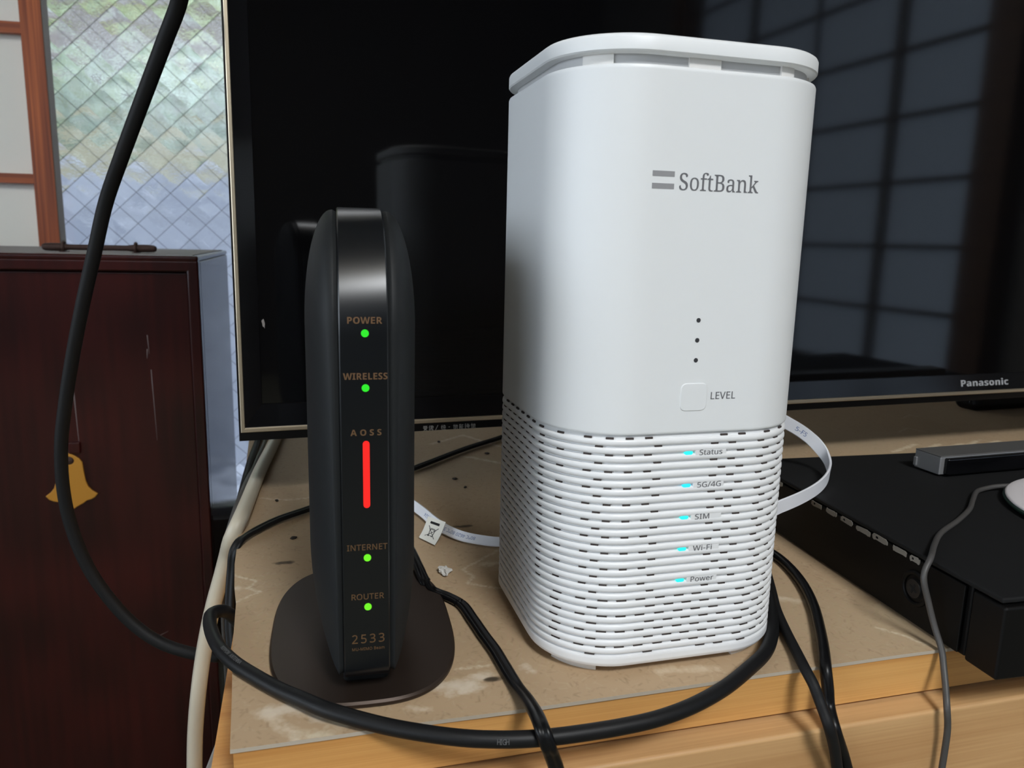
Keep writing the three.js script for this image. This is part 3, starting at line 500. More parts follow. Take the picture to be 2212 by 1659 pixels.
// ================================================================== BLACK ROUTER
{
  const yaw = R(12.9);
  const t = thing('wireless_router', 'slim black upright router with green lights and a red bar', 'router', [-0.0592, 0, -0.2936], yaw);
  const se2 = (a, b, n, y, N = 96) => Array.from({ length: N }, (_, i) => { const th = i / N * 2 * Math.PI, c = Math.cos(th), s = Math.sin(th); return V(a * Math.sign(c) * Math.abs(c) ** (2 / n), y, b * Math.sign(s) * Math.abs(s) ** (2 / n)); });
  part('stand', loft([se2(0.0352, 0.0562, 2.83, 0), se2(0.0359, 0.0569, 2.83, 0.0008), se2(0.0359, 0.0569, 2.83, 0.0018), se2(0.0352, 0.0562, 2.83, 0.0026)], { capStart: true, capEnd: true, crease: 0.4 }), M.routerBase, t, null, 'dark bronze stand');
  part('stand_neck', rbx(0.016, 0.012, 0.07, 0.002, 0, 0.0075, 0.008), M.routerGap, t);
  const z1 = 0.0546, z0 = z1 - 0.100, y0 = 0.0092, y1 = 0.1688;
  // side outline, in (z, y), inset by d: rounded corners, the upper front one large
  const outline = (d, x) => {
    const N = 14, pts = [], cs = [[z1 - d, y1 - d, 0.041, 0], [z0 + d, y1 - d, 0.041, 1], [z0 + d, y0 + d, 0.010, 2], [z1 - d, y0 + d, 0.005, 3]];
    for (const [cz, cy, r0, q] of cs) {
      const r = Math.max(r0 - d, 0.0006), oz = cz + (q === 0 || q === 3 ? -r : r), oy = cy + (q < 2 ? -r : r);
      for (let i = 0; i <= N; i++) { const a = (q + i / N) * Math.PI / 2; pts.push(V(x, oy + r * Math.sin(a), oz + r * Math.cos(a))); }
    }
    return pts;
  };
  const D = 0.041, xr = 0.0094, xm = 0.0194;
  for (const s of [-1, 1]) {
    const loops = [outline(0.0016, s * (xr - 0.0016)), outline(0.0009, s * (xr - 0.0003))];
    for (let k = 0; k <= 16; k++) { const d = 0.0009 + (D - 0.0009) * (1 - Math.cos(k / 16 * Math.PI / 2)), f = 1 - (d - 0.0009) / (D - 0.0009); const ro = Math.sqrt(1 - f * f), pa = 1 - f * f; loops.push(outline(d, 0).map((p) => { const b = Math.min(1, Math.max(0, (0.10 - p.y) / 0.06)), q = b * b * (3 - 2 * b); p.x = s * (xr + (xm - xr) * (ro + (pa - ro) * q)); return p; })); }
    part('side_panel', loft(loops, { capEnd: true, crease: 0.5 }), M.routerSide, t);
  }
  part('inner_core', loft([outline(0.0032, -0.0092), outline(0.0032, 0.0092)], { capStart: true, capEnd: true }), M.routerGap, t);
  part('front_strip', loft([outline(0.003, -0.0077), outline(0.0004, -0.0077), outline(0, -0.0073), outline(0, 0.0073), outline(0.0004, 0.0077), outline(0.003, 0.0077)], { crease: 0.5 }), M.routerFront, t);
  const fz = z1 + 0.00002;
  const lab = (s, w, y, h, f = bold, sp = 0) => part('lettering', text(s, f, -w / 2, w / 2, y - h / 2, y + h / 2, 0.00012, sp).translate(0.0004, 0, fz), M.copperInk, t, null, 'copper-coloured lettering');
  lab('POWER', 0.0108, 0.1330, 0.0021); lab('WIRELESS', 0.0139, 0.1152, 0.0021); lab('AOSS', 0.0098, 0.0968, 0.0020, bold, 0.5); lab('INTERNET', 0.0132, 0.0577, 0.0020, sans); lab('ROUTER', 0.0107, 0.0402, 0.0020, sans); lab('2533', 0.0108, 0.0249, 0.0031, sans, 0.35); lab('MU-MIMO Beam', 0.0108, 0.0212, 0.0010, sans);
  [[0.1289, M.green], [0.1114, M.green], [0.0540, M.lime], [0.0365, M.lime]].forEach(([y, mm]) => part('indicator_light', new THREE.CylinderGeometry(0.00122, 0.00122, 0.0004, 24).rotateX(Math.PI / 2).translate(0.0004, y, fz + 0.0001), mm, t, null, 'round green indicator light'));
  part('indicator_bar', pill(0.0226, 0.00215, 0.0003, 0, 0).rotateZ(Math.PI / 2).translate(0.0004, 0.0827, fz), M.red, t, null, 'glowing red bar');
}

// ================================================================== WHITE ROUTER
{
  const yaw = 0.2725, a = 0.0515, r = 0.030;
  const t = thing('home_router', 'tall white square router with a ribbed lower half and cyan lights', 'router', [0.0524, 0, -0.318], yaw);
  const ring = (off, y, N = 18) => {                                   // rounded square offset outward by off
    const pts = [], A = a + off, rr = Math.max(r + off, 0.001), c = A - rr;
    for (const [sx, sz, q] of [[1, 1, 0], [-1, 1, 1], [-1, -1, 2], [1, -1, 3]]) for (let i = 0; i <= N; i++) { const th = (q + i / N) * Math.PI / 2; pts.push(V(sx * c + rr * Math.cos(th), y, sz * c + rr * Math.sin(th))); }
    return pts;
  };
  const alongRing = (s, off) => {                                      // position and facing at arc length s from the middle of the front
    const A = a + off, f = a - r, q = r * Math.PI / 2, g = s < 0 ? -1 : 1; s = Math.abs(s); let x, z, n;
    if (s <= f) { x = s; z = A; n = 0; } else if (s <= f + q) { n = (s - f) / r; x = f + (r + off) * Math.sin(n); z = f + (r + off) * Math.cos(n); } else { n = Math.PI / 2; x = A; z = f - (s - f - q); }
    return [g * x, z, g * n];
  };
  const yB = 0.0926, yT = 0.2157;
  part('upper_shell', loft([ring(-0.0012, yB - 0.0002), ring(-0.0002, yB), ring(0, yB + 0.0004), ring(0, yB + 0.0009), ring(0, 0.15), ring(0, yT - 0.0016), ring(0, yT - 0.001), ring(-0.0003, yT - 0.0003), ring(-0.001, yT)], { capEnd: true, crease: 0.5 }), M.white, t);
  part('lid', loft([ring(-0.0010, 0.2192), ring(-0.0003, 0.2194), ring(0.0001, 0.2199), ring(0.0001, 0.2236), ring(-0.0003, 0.2244), ring(-0.0012, 0.2250), ring(-0.004, 0.2253)], { capStart: true, capEnd: true, crease: 0.6 }), M.white, t);
  part('vent_gap', loft([ring(-0.0035, 0.2150), ring(-0.0035, 0.2200)]), M.whiteGap, t, null, 'grey recessed gap under the lid');
  for (const [s0, s1] of [[-0.0494, -0.0375], [-0.0101, 0.0016], [0.0252, 0.0318], [0.052, 0.062], [0.085, 0.095]]) {
    const pts = []; for (let i = 0; i <= 10; i++) { const [x, z] = alongRing(s0 + (s1 - s0) * i / 10, -0.0027); pts.push(V(x, 0, z)); } for (let i = 10; i >= 0; i--) { const [x, z] = alongRing(s0 + (s1 - s0) * i / 10, -0.0045); pts.push(V(x, 0, z)); }
    part('spacer', loft([pts.map((p) => V(p.x, 0.2150, p.z)), pts.map((p) => V(p.x, 0.2200, p.z))], { crease: 0.3 }), M.whiteWarm, t);
  }
  // ribs: one shape, 27 times
  const pitch = 0.00306, g0 = 0.0911, NR = 27;
  part('inner_wall', loft([ring(-0.00125, 0.0078), ring(-0.00125, yB + 0.001)]), M.whiteRib, t);
  const hp = pitch / 2 - 0.00028, ribLoops = [];
  for (let i = 0; i <= 8; i++) { const th = (i / 8 - 0.5) * Math.PI; ribLoops.push(ring(-0.0013 + 0.0013 * Math.cos(th) ** 0.55, hp * Math.sin(th) * 1.0, 14)); }
  const ribG = loft(ribLoops, { crease: 1.2 });
  for (let k = 0; k < NR; k++) part('rib', ribG, M.whiteRib, t, [0, g0 - pitch * (k + 0.5), 0]);
  const yR = g0 - pitch * NR - 0.0003;
  part('bottom_rim', loft([ring(-0.0013, yR), ring(-0.0002, yR - 0.0003), ring(0, yR - 0.0009), ring(0, yR - 0.0013), ring(0, 0.0054), ring(0, 0.0050), ring(-0.0008, 0.0037), ring(-0.003, 0.0033)], { capEnd: true, crease: 0.6 }), M.whiteRib, t);
  for (const [s0, s1] of [[-0.0560, -0.0335], [0.0255, 0.0560], [-0.13, -0.108], [0.108, 0.13]]) {
    const pts = []; const at = (s, o) => { const [x, z] = Math.abs(s) > 0.1 ? (() => { const [x2, z2] = alongRing((0.1645 - Math.abs(s)) * Math.sign(s), o); return [x2, -z2]; })() : alongRing(s, o); return V(x, 0, z); };
    for (let i = 0; i <= 14; i++) pts.push(at(s0 + (s1 - s0) * i / 14, -0.0044)); for (let i = 14; i >= 0; i--) pts.push(at(s0 + (s1 - s0) * i / 14, -0.012));
    part('foot', loft([pts.map((p) => V(p.x, 0, p.z)), pts.map((p) => V(p.x, 0.0036, p.z))], { capStart: true, crease: 0.3 }), M.whiteWarm, t);
  }
  // vent slots in the grooves
  const slotG = { s: bx(0.0028, 0.00068, 0.0008), l: bx(0.0037, 0.00058, 0.0008) };
  const back = { s: [], l: [] };
  for (let k = 0; k <= NR; k++) {
    const y = g0 - pitch * k, low = k >= 20, even = k % 2 === 0; let S;
    if (k === NR) S = [-0.0362, -0.0134, 0.0086, 0.0162, 0.0265];
    else if (low) S = even ? [-0.0506, -0.0407, -0.0322, -0.0250, -0.0174, -0.0095, -0.0018, 0.0055, 0.0130, 0.0241, 0.0330, 0.0405] : [-0.0521, -0.0361, -0.0134, -0.0058, 0.0015, 0.0090, 0.0165, 0.0275, 0.0370];
    else if (even) S = [-0.0631, -0.0517, -0.0404, -0.0324, -0.0251, -0.0177, ...(k % 4 === 0 ? [0.0121, 0.0195] : k > 18 ? [0.0121, 0.0195] : [0.0195]), 0.0315, 0.0420];
    else S = [-0.0623, -0.0362, -0.0139, 0.0086, 0.0158, 0.0285, 0.0380];
    for (const s of S) { const [x, z, n] = alongRing(s, -0.00105); part('vent_slot', low ? slotG.l : slotG.s, M.slot, t, [x, y, z]).rotation.y = n; }
    for (let s = 0.0715; s < 0.110; s += 0.0076) for (const sg of [-1, 1]) { const [x, z, n] = alongRing(sg * (s + (even ? 0 : 0.0038)), -0.00105); back.s.push((low ? slotG.l : slotG.s).clone().rotateY(n).translate(x, y, z)); }
  }
  part('vent_slots', merged(back.s), M.slot, t).userData.kind = 'stuff';
  // print, button, lights on the front face
  const F = a + 0.00002;
  for (const y of [0.18165, 0.17765]) part('logo_bar', bx(0.0080, 0.0018, 0.0001, -0.0184, y, F), M.inkLight, t, null, 'pale grey logo bar');
  part('brand_lettering', text('SoftBank', serif, -0.0125, 0.0175, 0.17665, 0.18215, 0.0001).translate(0, 0, F), M.inkGrey, t, null, 'grey serif lettering');
  for (const y of [0.1329, 0.1259, 0.1188]) part('level_dot', new THREE.CylinderGeometry(0.0008, 0.0008, 0.0002, 20).rotateX(Math.PI / 2), M.inkDark, t, [-0.0019, y, F], 'black dot');
  { const sh = (w, h, q) => { const s = new THREE.Shape(), x = w / 2, y = h / 2; s.moveTo(-x + q, -y); s.lineTo(x - q, -y); s.quadraticCurveTo(x, -y, x, -y + q); s.lineTo(x, y - q); s.quadraticCurveTo(x, y, x - q, y); s.lineTo(-x + q, y); s.quadraticCurveTo(-x, y, -x, y - q); s.lineTo(-x, -y + q); s.quadraticCurveTo(-x, -y, -x + q, -y); return s; };
    part('level_button', new THREE.ExtrudeGeometry(sh(0.0098, 0.0094, 0.0022), { depth: 0.00015, bevelEnabled: true, bevelSize: 0.00035, bevelThickness: 0.0003, bevelSegments: 3, curveSegments: 8 }).translate(-0.0018, 0.1056, F - 0.0002), M.white, t, null, 'raised square button'); }
  part('lettering', text('LEVEL', sans, 0.0050, 0.0148, 0.1046, 0.1072, 0.0001).translate(0, 0, F), M.inkGrey, t, null, 'grey lettering LEVEL');
  [['Status', 0.0114, M.cyan], ['5G/4G', 0.0118, M.cyan2], ['SIM', 0.0080, M.cyan], ['Wi-Fi', 0.0100, M.cyan], ['Power', 0.0116, M.cyan]].forEach(([s, x1, mm], i) => {
    const y = g0 - pitch * (2 + 4 * i), w = 0.0126;
    part('label_plate', rbx(w, 0.00335, 0.0012, 0.0003, 0.0010 + w / 2 - 0.0005, y, a - 0.0007), M.whiteRib, t);
    part('lettering', text(s, sans, 0.0022, x1, y - 0.00095, y + 0.00105, 0.00008).translate(0, 0, a - 0.00005), M.inkGrey, t, null, 'grey lettering ' + s);
    part('indicator_light', pill(0.0032, 0.0014, 0.0008, -0.0020, y, a - 0.0010), mm, t, null, 'glowing cyan indicator light');
  });
}

// ================================================================== BLACK DECK, SLIM RECORDER, WHITE DISC
{
  const yaw = R(12.9), e = V(Math.cos(yaw), 0, -Math.sin(yaw)), n = V(Math.sin(yaw), 0, Math.cos(yaw)), D = 0.187, WD = 0.43, HT = 0.0325;
  const FL = V(0.1845, 0, -0.2645);                                    // front left bottom corner
  const o = FL.clone().addScaledVector(e, WD / 2).addScaledVector(n, -D / 2);
  const t = thing('video_deck', 'black box-shaped deck with chipped paint along its upper left edge', 'video deck', o.toArray(), yaw);
  const X = -WD / 2, Z = D / 2;
  part('chassis', rbx(WD - 0.003, HT - 0.0022, D - 0.018, 0.001, 0.0005, (HT - 0.0022) / 2, -0.0085), M.deckSide, t);
  part('top_cover', rbx(WD, 0.0022, D - 0.002, 0.0008, 0, HT - 0.0011, -0.001), M.deckTop, t);
  part('front_panel', rbx(WD, HT - 0.003, 0.0155, 0.0012, 0, (HT - 0.003) / 2, Z - 0.0080), M.deckSide, t);
  part('cover_side', rbx(0.0012, HT - 0.004, D - 0.020, 0.0004, X + 0.0007, (HT - 0.004) / 2 + 0.001, -0.0095), M.deckSide, t);
  const sz = Z - 0.0448, sy = 0.0165;
  part('screw_recess', new THREE.TorusGeometry(0.0068, 0.0011, 8, 32).rotateY(Math.PI / 2).translate(X + 0.0001, sy, sz), M.deckSide, t);
  const sc = part('screw', new THREE.CylinderGeometry(0.0040, 0.0044, 0.0016, 24).rotateZ(Math.PI / 2).translate(X - 0.0003, sy, sz), M.screwMetal, t);
  for (const q of [0, 1]) part('cross_slot', bx(0.0003, 0.0044, 0.0009).rotateX(q * Math.PI / 2 + 0.4), M.routerGap, sc, [X - 0.0011, sy, sz]);
  // flaked paint along the edge: ragged thin flakes
  [[-0.152, 0.007], [-0.128, 0.006], [-0.1170, 0.0085], [-0.1046, 0.0085], [-0.0927, 0.0090], [-0.0804, 0.0100], [-0.0688, 0.0100], [-0.0560, 0.0085], [-0.0467, 0.0060]].forEach(([z, L], i) => {
    const s = new THREE.Shape(), N = 22; for (let k = 0; k < N; k++) { const th = k / N * 2 * Math.PI, q = 0.75 + 0.5 * hash(k, i, 7), x = L / 2 * Math.sign(Math.cos(th)) * Math.abs(Math.cos(th)) ** 0.35 * (0.85 + 0.15 * q), y = 0.00125 * Math.sign(Math.sin(th)) * Math.abs(Math.sin(th)) ** 0.4 * q; k ? s.lineTo(x, y) : s.moveTo(x, y); }
    if (i % 2 === 0) { const h = new THREE.Path(); h.absellipse(-L * 0.2, 0.0001, L * 0.1, 0.0006, 0, 6.283); s.holes.push(h); }
    part('paint_chip', new THREE.ExtrudeGeometry(s, { depth: 0.0003, bevelEnabled: false, curveSegments: 6 }).rotateY(-Math.PI / 2).rotateX(0).translate(X - 0.00005, HT - 0.0034 - 0.0002 * (i % 3), Z + z), M.chip, t, null, 'flaked grey patch');
  });
  part('rear_foot', new THREE.CylinderGeometry(0.006, 0.006, 0.001, 16).translate(X + 0.03, 0.0005, -Z + 0.03), M.routerGap, t);
  // slim recorder
  const ry = R(18), re = V(Math.cos(ry), 0, -Math.sin(ry)), rn = V(Math.sin(ry), 0, Math.cos(ry)), RW = 0.28, RD = 0.0165 + 0.0, RH = 0.0118;
  const ro = V(0.2432, HT, -0.4205).addScaledVector(re, RW / 2).addScaledVector(rn, -0.009);
  const q = thing('slim_recorder', 'slim silver-topped box with a glossy black front lying on the black deck', 'recorder', ro.toArray(), ry);
  part('housing', rbx(RW, RH - 0.0014, 0.018, 0.0006, 0, RH / 2 + 0.0004, 0), M.silver, q);
  part('top_plate', rbx(RW, 0.0008, 0.018, 0.0003, 0, RH - 0.0001, 0), M.darkSilver, q);
  part('front_panel', rbx(RW - 0.003, RH - 0.0022, 0.004, 0.001, 0.0015, RH / 2 + 0.0002, 0.0098), M.tvBezel, q, null, 'glossy black front');
  part('foot', bx(RW - 0.02, 0.0012, 0.012, 0, 0.0006, 0), M.routerGap, q);
  part('corner_clip', rbx(0.0012, 0.0052, 0.0022, 0.0004, -RW / 2 - 0.0004, 0.0048, -0.0078), M.silver, q);
  // white disc with its cord
  const dz = thing('disc_device', 'flat white disc with a dark green rim lying on the black deck', 'disc', [0.3128, HT, -0.3527]);
  const lp = (pts) => new THREE.LatheGeometry(pts.map(([a2, b2]) => new THREE.Vector2(a2, b2)), 64);
  part('rim', lp([[0.0001, 0], [0.0600, 0], [0.0632, 0.0008], [0.0645, 0.0020], [0.0643, 0.0030], [0.0630, 0.0034]]), M.discRim, dz, null, 'dark green rim');
  part('top_face', lp([[0.0001, 0.0054], [0.050, 0.0053], [0.059, 0.0050], [0.0626, 0.0044], [0.0636, 0.0037], [0.0634, 0.0030]]), M.discWhite, dz);
}

// ================================================================== CABLES
const one = (name, geo, mat, label, cat, group) => { const m = part(name, geo, mat, scene); return tag(m, label, cat, group); };
one('antenna_cable', tube([[-0.1633, 0.2818, -0.4000], [-0.1697, 0.2721, -0.4100], [-0.1828, 0.2547, -0.4200], [-0.1999, 0.2289, -0.4300], [-0.2189, 0.1986, -0.4400], [-0.2347, 0.1737, -0.4500], [-0.2454, 0.1473, -0.4550], [-0.2581, 0.1142, -0.4600], [-0.2701, 0.0795, -0.4650], [-0.2786, 0.0496, -0.4680], [-0.2841, 0.0250, -0.4700], [-0.2865, -0.0032, -0.4720], [-0.2844, -0.0285, -0.4730], [-0.2771, -0.0560, -0.4740], [-0.2657, -0.0790, -0.4750], [-0.2491, -0.1007, -0.4760], [-0.2313, -0.1137, -0.4760], [-0.2098, -0.1206, -0.4760], [-0.1943, -0.1222, -0.4760]], 0.0040), M.cableDusty, 'thick black cable hanging down in front of the window and the red chest', 'cable');
one('thick_cable', tube([[-0.1938,0.0046,-0.6373],[-0.1786,0.0046,-0.5623],[-0.1650,0.0046,-0.4868],[-0.1535,0.0046,-0.4308],[-0.1460,0.0050,-0.3942],[-0.1490,-0.0021,-0.3920],[-0.1553,-0.0163,-0.4000],[-0.1597,-0.0296,-0.4020],[-0.1644,-0.0450,-0.4020],[-0.1688,-0.0621,-0.4020],[-0.1730,-0.0822,-0.4020],[-0.1755,-0.1014,-0.4000],[-0.1784,-0.1250,-0.4000],[-0.1801,-0.1488,-0.4000],[-0.1817,-0.1800,-0.4000], [-0.182, -0.30, -0.40], [-0.182, -0.54, -0.41]], 0.0043), M.cableBeige, 'thick beige cable hanging over the left edge of the cabinet', 'cable');
one('power_cord', sweep([[0.0247, 0.0024, -0.6549], [-0.0076, 0.0024, -0.6018], [-0.0327, 0.0024, -0.5670], [-0.0615, 0.0024, -0.5190], [-0.0893, 0.0024, -0.4731], [-0.1149, 0.0024, -0.4285], [-0.1289, 0.0024, -0.4077], [-0.1357,0.0024,-0.3907],[-0.1379,0.0026,-0.3814],[-0.1391,0.0022,-0.3755],[-0.1405,-0.0016,-0.3715],[-0.1416,-0.0120,-0.3700],[-0.1418,-0.0266,-0.3660],[-0.1409,-0.0398,-0.3620],[-0.1386,-0.0529,-0.3580],[-0.1364,-0.0716,-0.3550],[-0.136,-0.2,-0.355]], [[0.8, 0, -0.6], [0.8, 0, -0.6], [0.8, 0, -0.6], [0.8, 0, -0.6], [0.8, 0, -0.6], [0.8, 0, -0.6], [0.8, 0, -0.6], [0.9, 0, -0.4], [1, 0.3, 0], [1, 0, 0.1], [1, 0, 0.1], [1, 0, 0.1], [1, 0, 0.1], [1, 0, 0.1], [1, 0, 0.1], [1, 0, 0.1]], zipProfile(0.0013), 160), M.cableBlack, 'thin black cord running behind the black router and over the cabinet edge', 'cable');
one('dark_cord', tube([[-0.2101, 0.0026, -0.6424], [-0.1927, 0.0026, -0.5657], [-0.1779, 0.0026, -0.5037], [-0.1708, -0.0036, -0.4700], [-0.1710, -0.0146, -0.4600], [-0.1714, -0.0290, -0.4500], [-0.1739, -0.0482, -0.4450], [-0.175, -0.20, -0.445]], 0.0023, 90), M.cableDusty, 'short black cord under the corner of the television, left of the beige cable', 'cable');
one('grey_cord', tube([[-0.1987, 0.0016, -0.6125], [-0.1882, 0.0016, -0.5680], [-0.1817, 0.0016, -0.5362], [-0.1740, 0.0016, -0.4982], [-0.1665, 0.0016, -0.4600], [-0.1670, -0.0110, -0.4400], [-0.1690, -0.0302, -0.4300], [-0.170, -0.16, -0.43]], 0.0015, 90), M.cableGrey, 'thin grey cord against the beige cable below the television corner', 'cable');
one('pale_cord', sweep([[-0.1411, -0.0828, -0.3600], [-0.1435, -0.0941, -0.3600], [-0.1451, -0.0968, -0.3600], [-0.1505, -0.1099, -0.3600], [-0.1536, -0.1178, -0.3600], [-0.1605, -0.1348, -0.3600], [-0.20, -0.22, -0.36]], [[1, 0, 0.2]], zipProfile(0.0012), 60), M.cablePale, 'pale thin cord in the gap at the bottom left of the cabinet', 'cable');
const loopPts = [[-0.1150, -0.0560, -0.3200], [-0.1150, -0.0300, -0.3180], [-0.1168, -0.0100, -0.3120], [-0.1205, 0.0005, -0.3040], [-0.1228, 0.0027, -0.2970], [-0.1212, 0.0029, -0.2909], [-0.1176, 0.0029, -0.2831], [-0.1095, 0.0029, -0.2703], [-0.1000, 0.0029, -0.2599], [-0.0896, 0.0029, -0.2515], [-0.0779, 0.0030, -0.2431], [-0.0670, 0.0040, -0.2356], [-0.0603, 0.0046, -0.2310], [-0.0500, 0.0040, -0.2274], [-0.0375, 0.0030, -0.2244], [-0.0252, 0.0029, -0.2216], [-0.0133, 0.0029, -0.2197], [-0.0055, 0.0029, -0.2193], [0.0052, 0.0029, -0.2197], [0.0162, 0.0029, -0.2214], [0.0273, 0.0029, -0.2241], [0.0388, 0.0029, -0.2275], [0.0508, 0.0029, -0.2321], [0.0637, 0.0029, -0.2394], [0.0785, 0.0029, -0.2511], [0.0918, 0.0029, -0.2650], [0.1012, 0.0029, -0.2763], [0.1083, 0.0029, -0.2899], [0.1141, 0.0029, -0.3075], [0.1189, 0.0029, -0.3253], [0.1229, 0.0029, -0.3496], [0.122, 0.0029, -0.385], [0.10, 0.0029, -0.40]];
{
  const g = tube(loopPts, 0.0027, 220, 16), c = g.userData.curve, m = one('coaxial_cable', g, M.cableBlack, 'thick black cable looping in front of both routers over the cabinet edge', 'cable');
  const write = (str, start, size, roll) => {
    const gs = [], len = c.getLength(); let t = start;
    for (const ch of str) {
      if (ch === ' ') { t += size * 0.7 / len; continue; }
      const q = new TextGeometry(ch, { font: sans, size: 1, depth: 1, curveSegments: 2, bevelEnabled: false }); q.computeBoundingBox();
      const w = (q.boundingBox.max.x - q.boundingBox.min.x) * size * 0.85; q.translate(-q.boundingBox.min.x, -0.36, 0).scale(size * 0.85, size, 0.00006);
      const T = c.getTangent(t).normalize(), p = c.getPoint(t), N = V(0, Math.cos(roll), Math.sin(roll)); N.addScaledVector(T, -N.dot(T)).normalize();
      q.applyMatrix4(new THREE.Matrix4().makeBasis(T, new THREE.Vector3().crossVectors(N, T), N).setPosition(p.clone().addScaledVector(N, 0.00272))); gs.push(q);
      t += (w + size * 0.22) / len;
    }
    return merged(gs);
  };
  const tAt = (x) => { let b = 0.12; for (let i = 0; i <= 2000; i++) { const t = i / 2000, p = c.getPoint(t); if (p.z > -0.30 && Math.abs(p.x - x) < Math.abs(c.getPoint(b).x - x)) b = t; } return b; };
  part('printed_lettering', write('NIPPON ANTENNA', tAt(-0.1065), 0.0015, R(20)), M.paleInk, m); part('printed_lettering', write('HIGH', tAt(-0.002), 0.0017, R(75)), M.paleInk, m);
}
one('adapter_cord', sweep([[-0.052, 0.0032, -0.375], [-0.0478, 0.0042, -0.3615], [-0.0418, 0.0048, -0.3418], [-0.0374, 0.0036, -0.3302], [-0.0323, 0.0018, -0.3247], [-0.0260, 0.0018, -0.3196], [-0.0197, 0.0018, -0.3128], [-0.0141, 0.0018, -0.2997], [-0.0089, 0.0018, -0.2865], [-0.0042, 0.0018, -0.2753], [-0.0008, 0.0018, -0.2655], [0.0040, 0.0020, -0.2515], [0.0076, 0.0045, -0.2395], [0.0107, 0.0078, -0.2249], [0.0123, 0.0075, -0.2180], [0.0141, 0.0030, -0.2165], [0.0152, -0.0007, -0.2180], [0.0169, -0.0064, -0.2200], [0.0185, -0.0134, -0.2225], [0.0201, -0.0210, -0.2245], [0.022, -0.10, -0.225]], [[1, 0, 0.3], [1, 0, 0.3], [1, 0, 0.3], [0.7, 0, 0.7], [0.2, 0, 1], [0.3, 0, 1], [0.6, 0, 0.7], [1, 0, 0.4], [1, 0, 0.4], [1, 0, 0.4], [1, 0, 0.4], [1, 0, 0.4], [1, 0, 0.3], [1, 0, 0.2], [1, 0, 0], [1, 0, 0], [1, 0, 0], [1, 0, 0]], zipProfile(0.00132), 170), M.cableGloss, 'thin black twin cord leaving the black router and crossing the thick cable', 'cable');
one('round_cord', tube([[0.108, 0.0023, -0.394], [0.1247, 0.0023, -0.3906], [0.1328, 0.0023, -0.3848], [0.1375, 0.0023, -0.3753], [0.1399, 0.0023, -0.3622], [0.1398, 0.0023, -0.3406], [0.1364, 0.0023, -0.3184], [0.1305, 0.0023, -0.2959], [0.1250, 0.0025, -0.2780], [0.1222, 0.0010, -0.2690], [0.1224, -0.0051, -0.2660], [0.1227, -0.0115, -0.2640], [0.1227, -0.0165, -0.2575], [0.1273, -0.0275, -0.2587], [0.1302, -0.0352, -0.2595], [0.1354, -0.0491, -0.2610], [0.14, -0.13, -0.262]], 0.0023), M.cableGloss, 'glossy black cord curving out at the right of the white router', 'cable');
one('flat_cord', sweep([[0.128, 0.0023, -0.390], [0.1313, 0.0023, -0.3797], [0.1274, 0.0023, -0.3565], [0.1226, 0.0023, -0.3333], [0.1185, 0.0023, -0.3144], [0.1160, 0.0023, -0.2952], [0.1141, 0.0024, -0.2756], [0.1127, 0.0030, -0.2642], [0.1140, 0.0000, -0.2590], [0.1155, -0.0045, -0.2560], [0.1170, -0.0101, -0.2507], [0.1210, -0.0203, -0.2528], [0.1246, -0.0315, -0.2559], [0.1287, -0.0454, -0.2586], [0.134, -0.13, -0.259]], [[1, 0, 0], [1, 0, 0], [1, 0, 0.1], [1, 0, 0.1], [1, 0, 0.1], [1, 0, 0.1], [1, 0, 0], [1, 0, 0], [1, 0, -0.2], [1, 0, -0.2], [1, 0, -0.3]], (() => { const o = []; for (let i = 0; i < 16; i++) { const th = i / 16 * 2 * Math.PI; o.push([0.0021 * Math.cos(th), 0.0019 * Math.sin(th)]); } return o; })(), 140), M.cableDusty, 'dusty black cord beside the glossy one, running straight over the cabinet front', 'cable');
one('thin_cord', tube([[0.2700,0.0355,-0.3980],[0.2608,0.0350,-0.3971],[0.2561,0.0345,-0.3958],[0.2475,0.0343,-0.3905],[0.2363,0.0343,-0.3757],[0.2267,0.0343,-0.3619],[0.2116,0.0342,-0.3452],[0.1938,0.0342,-0.3277],[0.1839,0.0342,-0.3143],[0.1734,0.0346,-0.2979]].concat([[0.1690, 0.0290, -0.2935], [0.1713, 0.0180, -0.2915], [0.1735, 0.0090, -0.2890], [0.1752, 0.0010, -0.2850], [0.1748, -0.0045, -0.2815], [0.1736, -0.0105, -0.2765], [0.1721, -0.0160, -0.2716], [0.1733, -0.0242, -0.2714], [0.1735, -0.0340, -0.2715], [0.1733, -0.0431, -0.2714], [0.1731, -0.0545, -0.2713], [0.173, -0.13, -0.272]]), 0.00125, 150, 10), M.cableGrey, 'thin grey cord running from the white disc down over the black deck edge', 'cable');
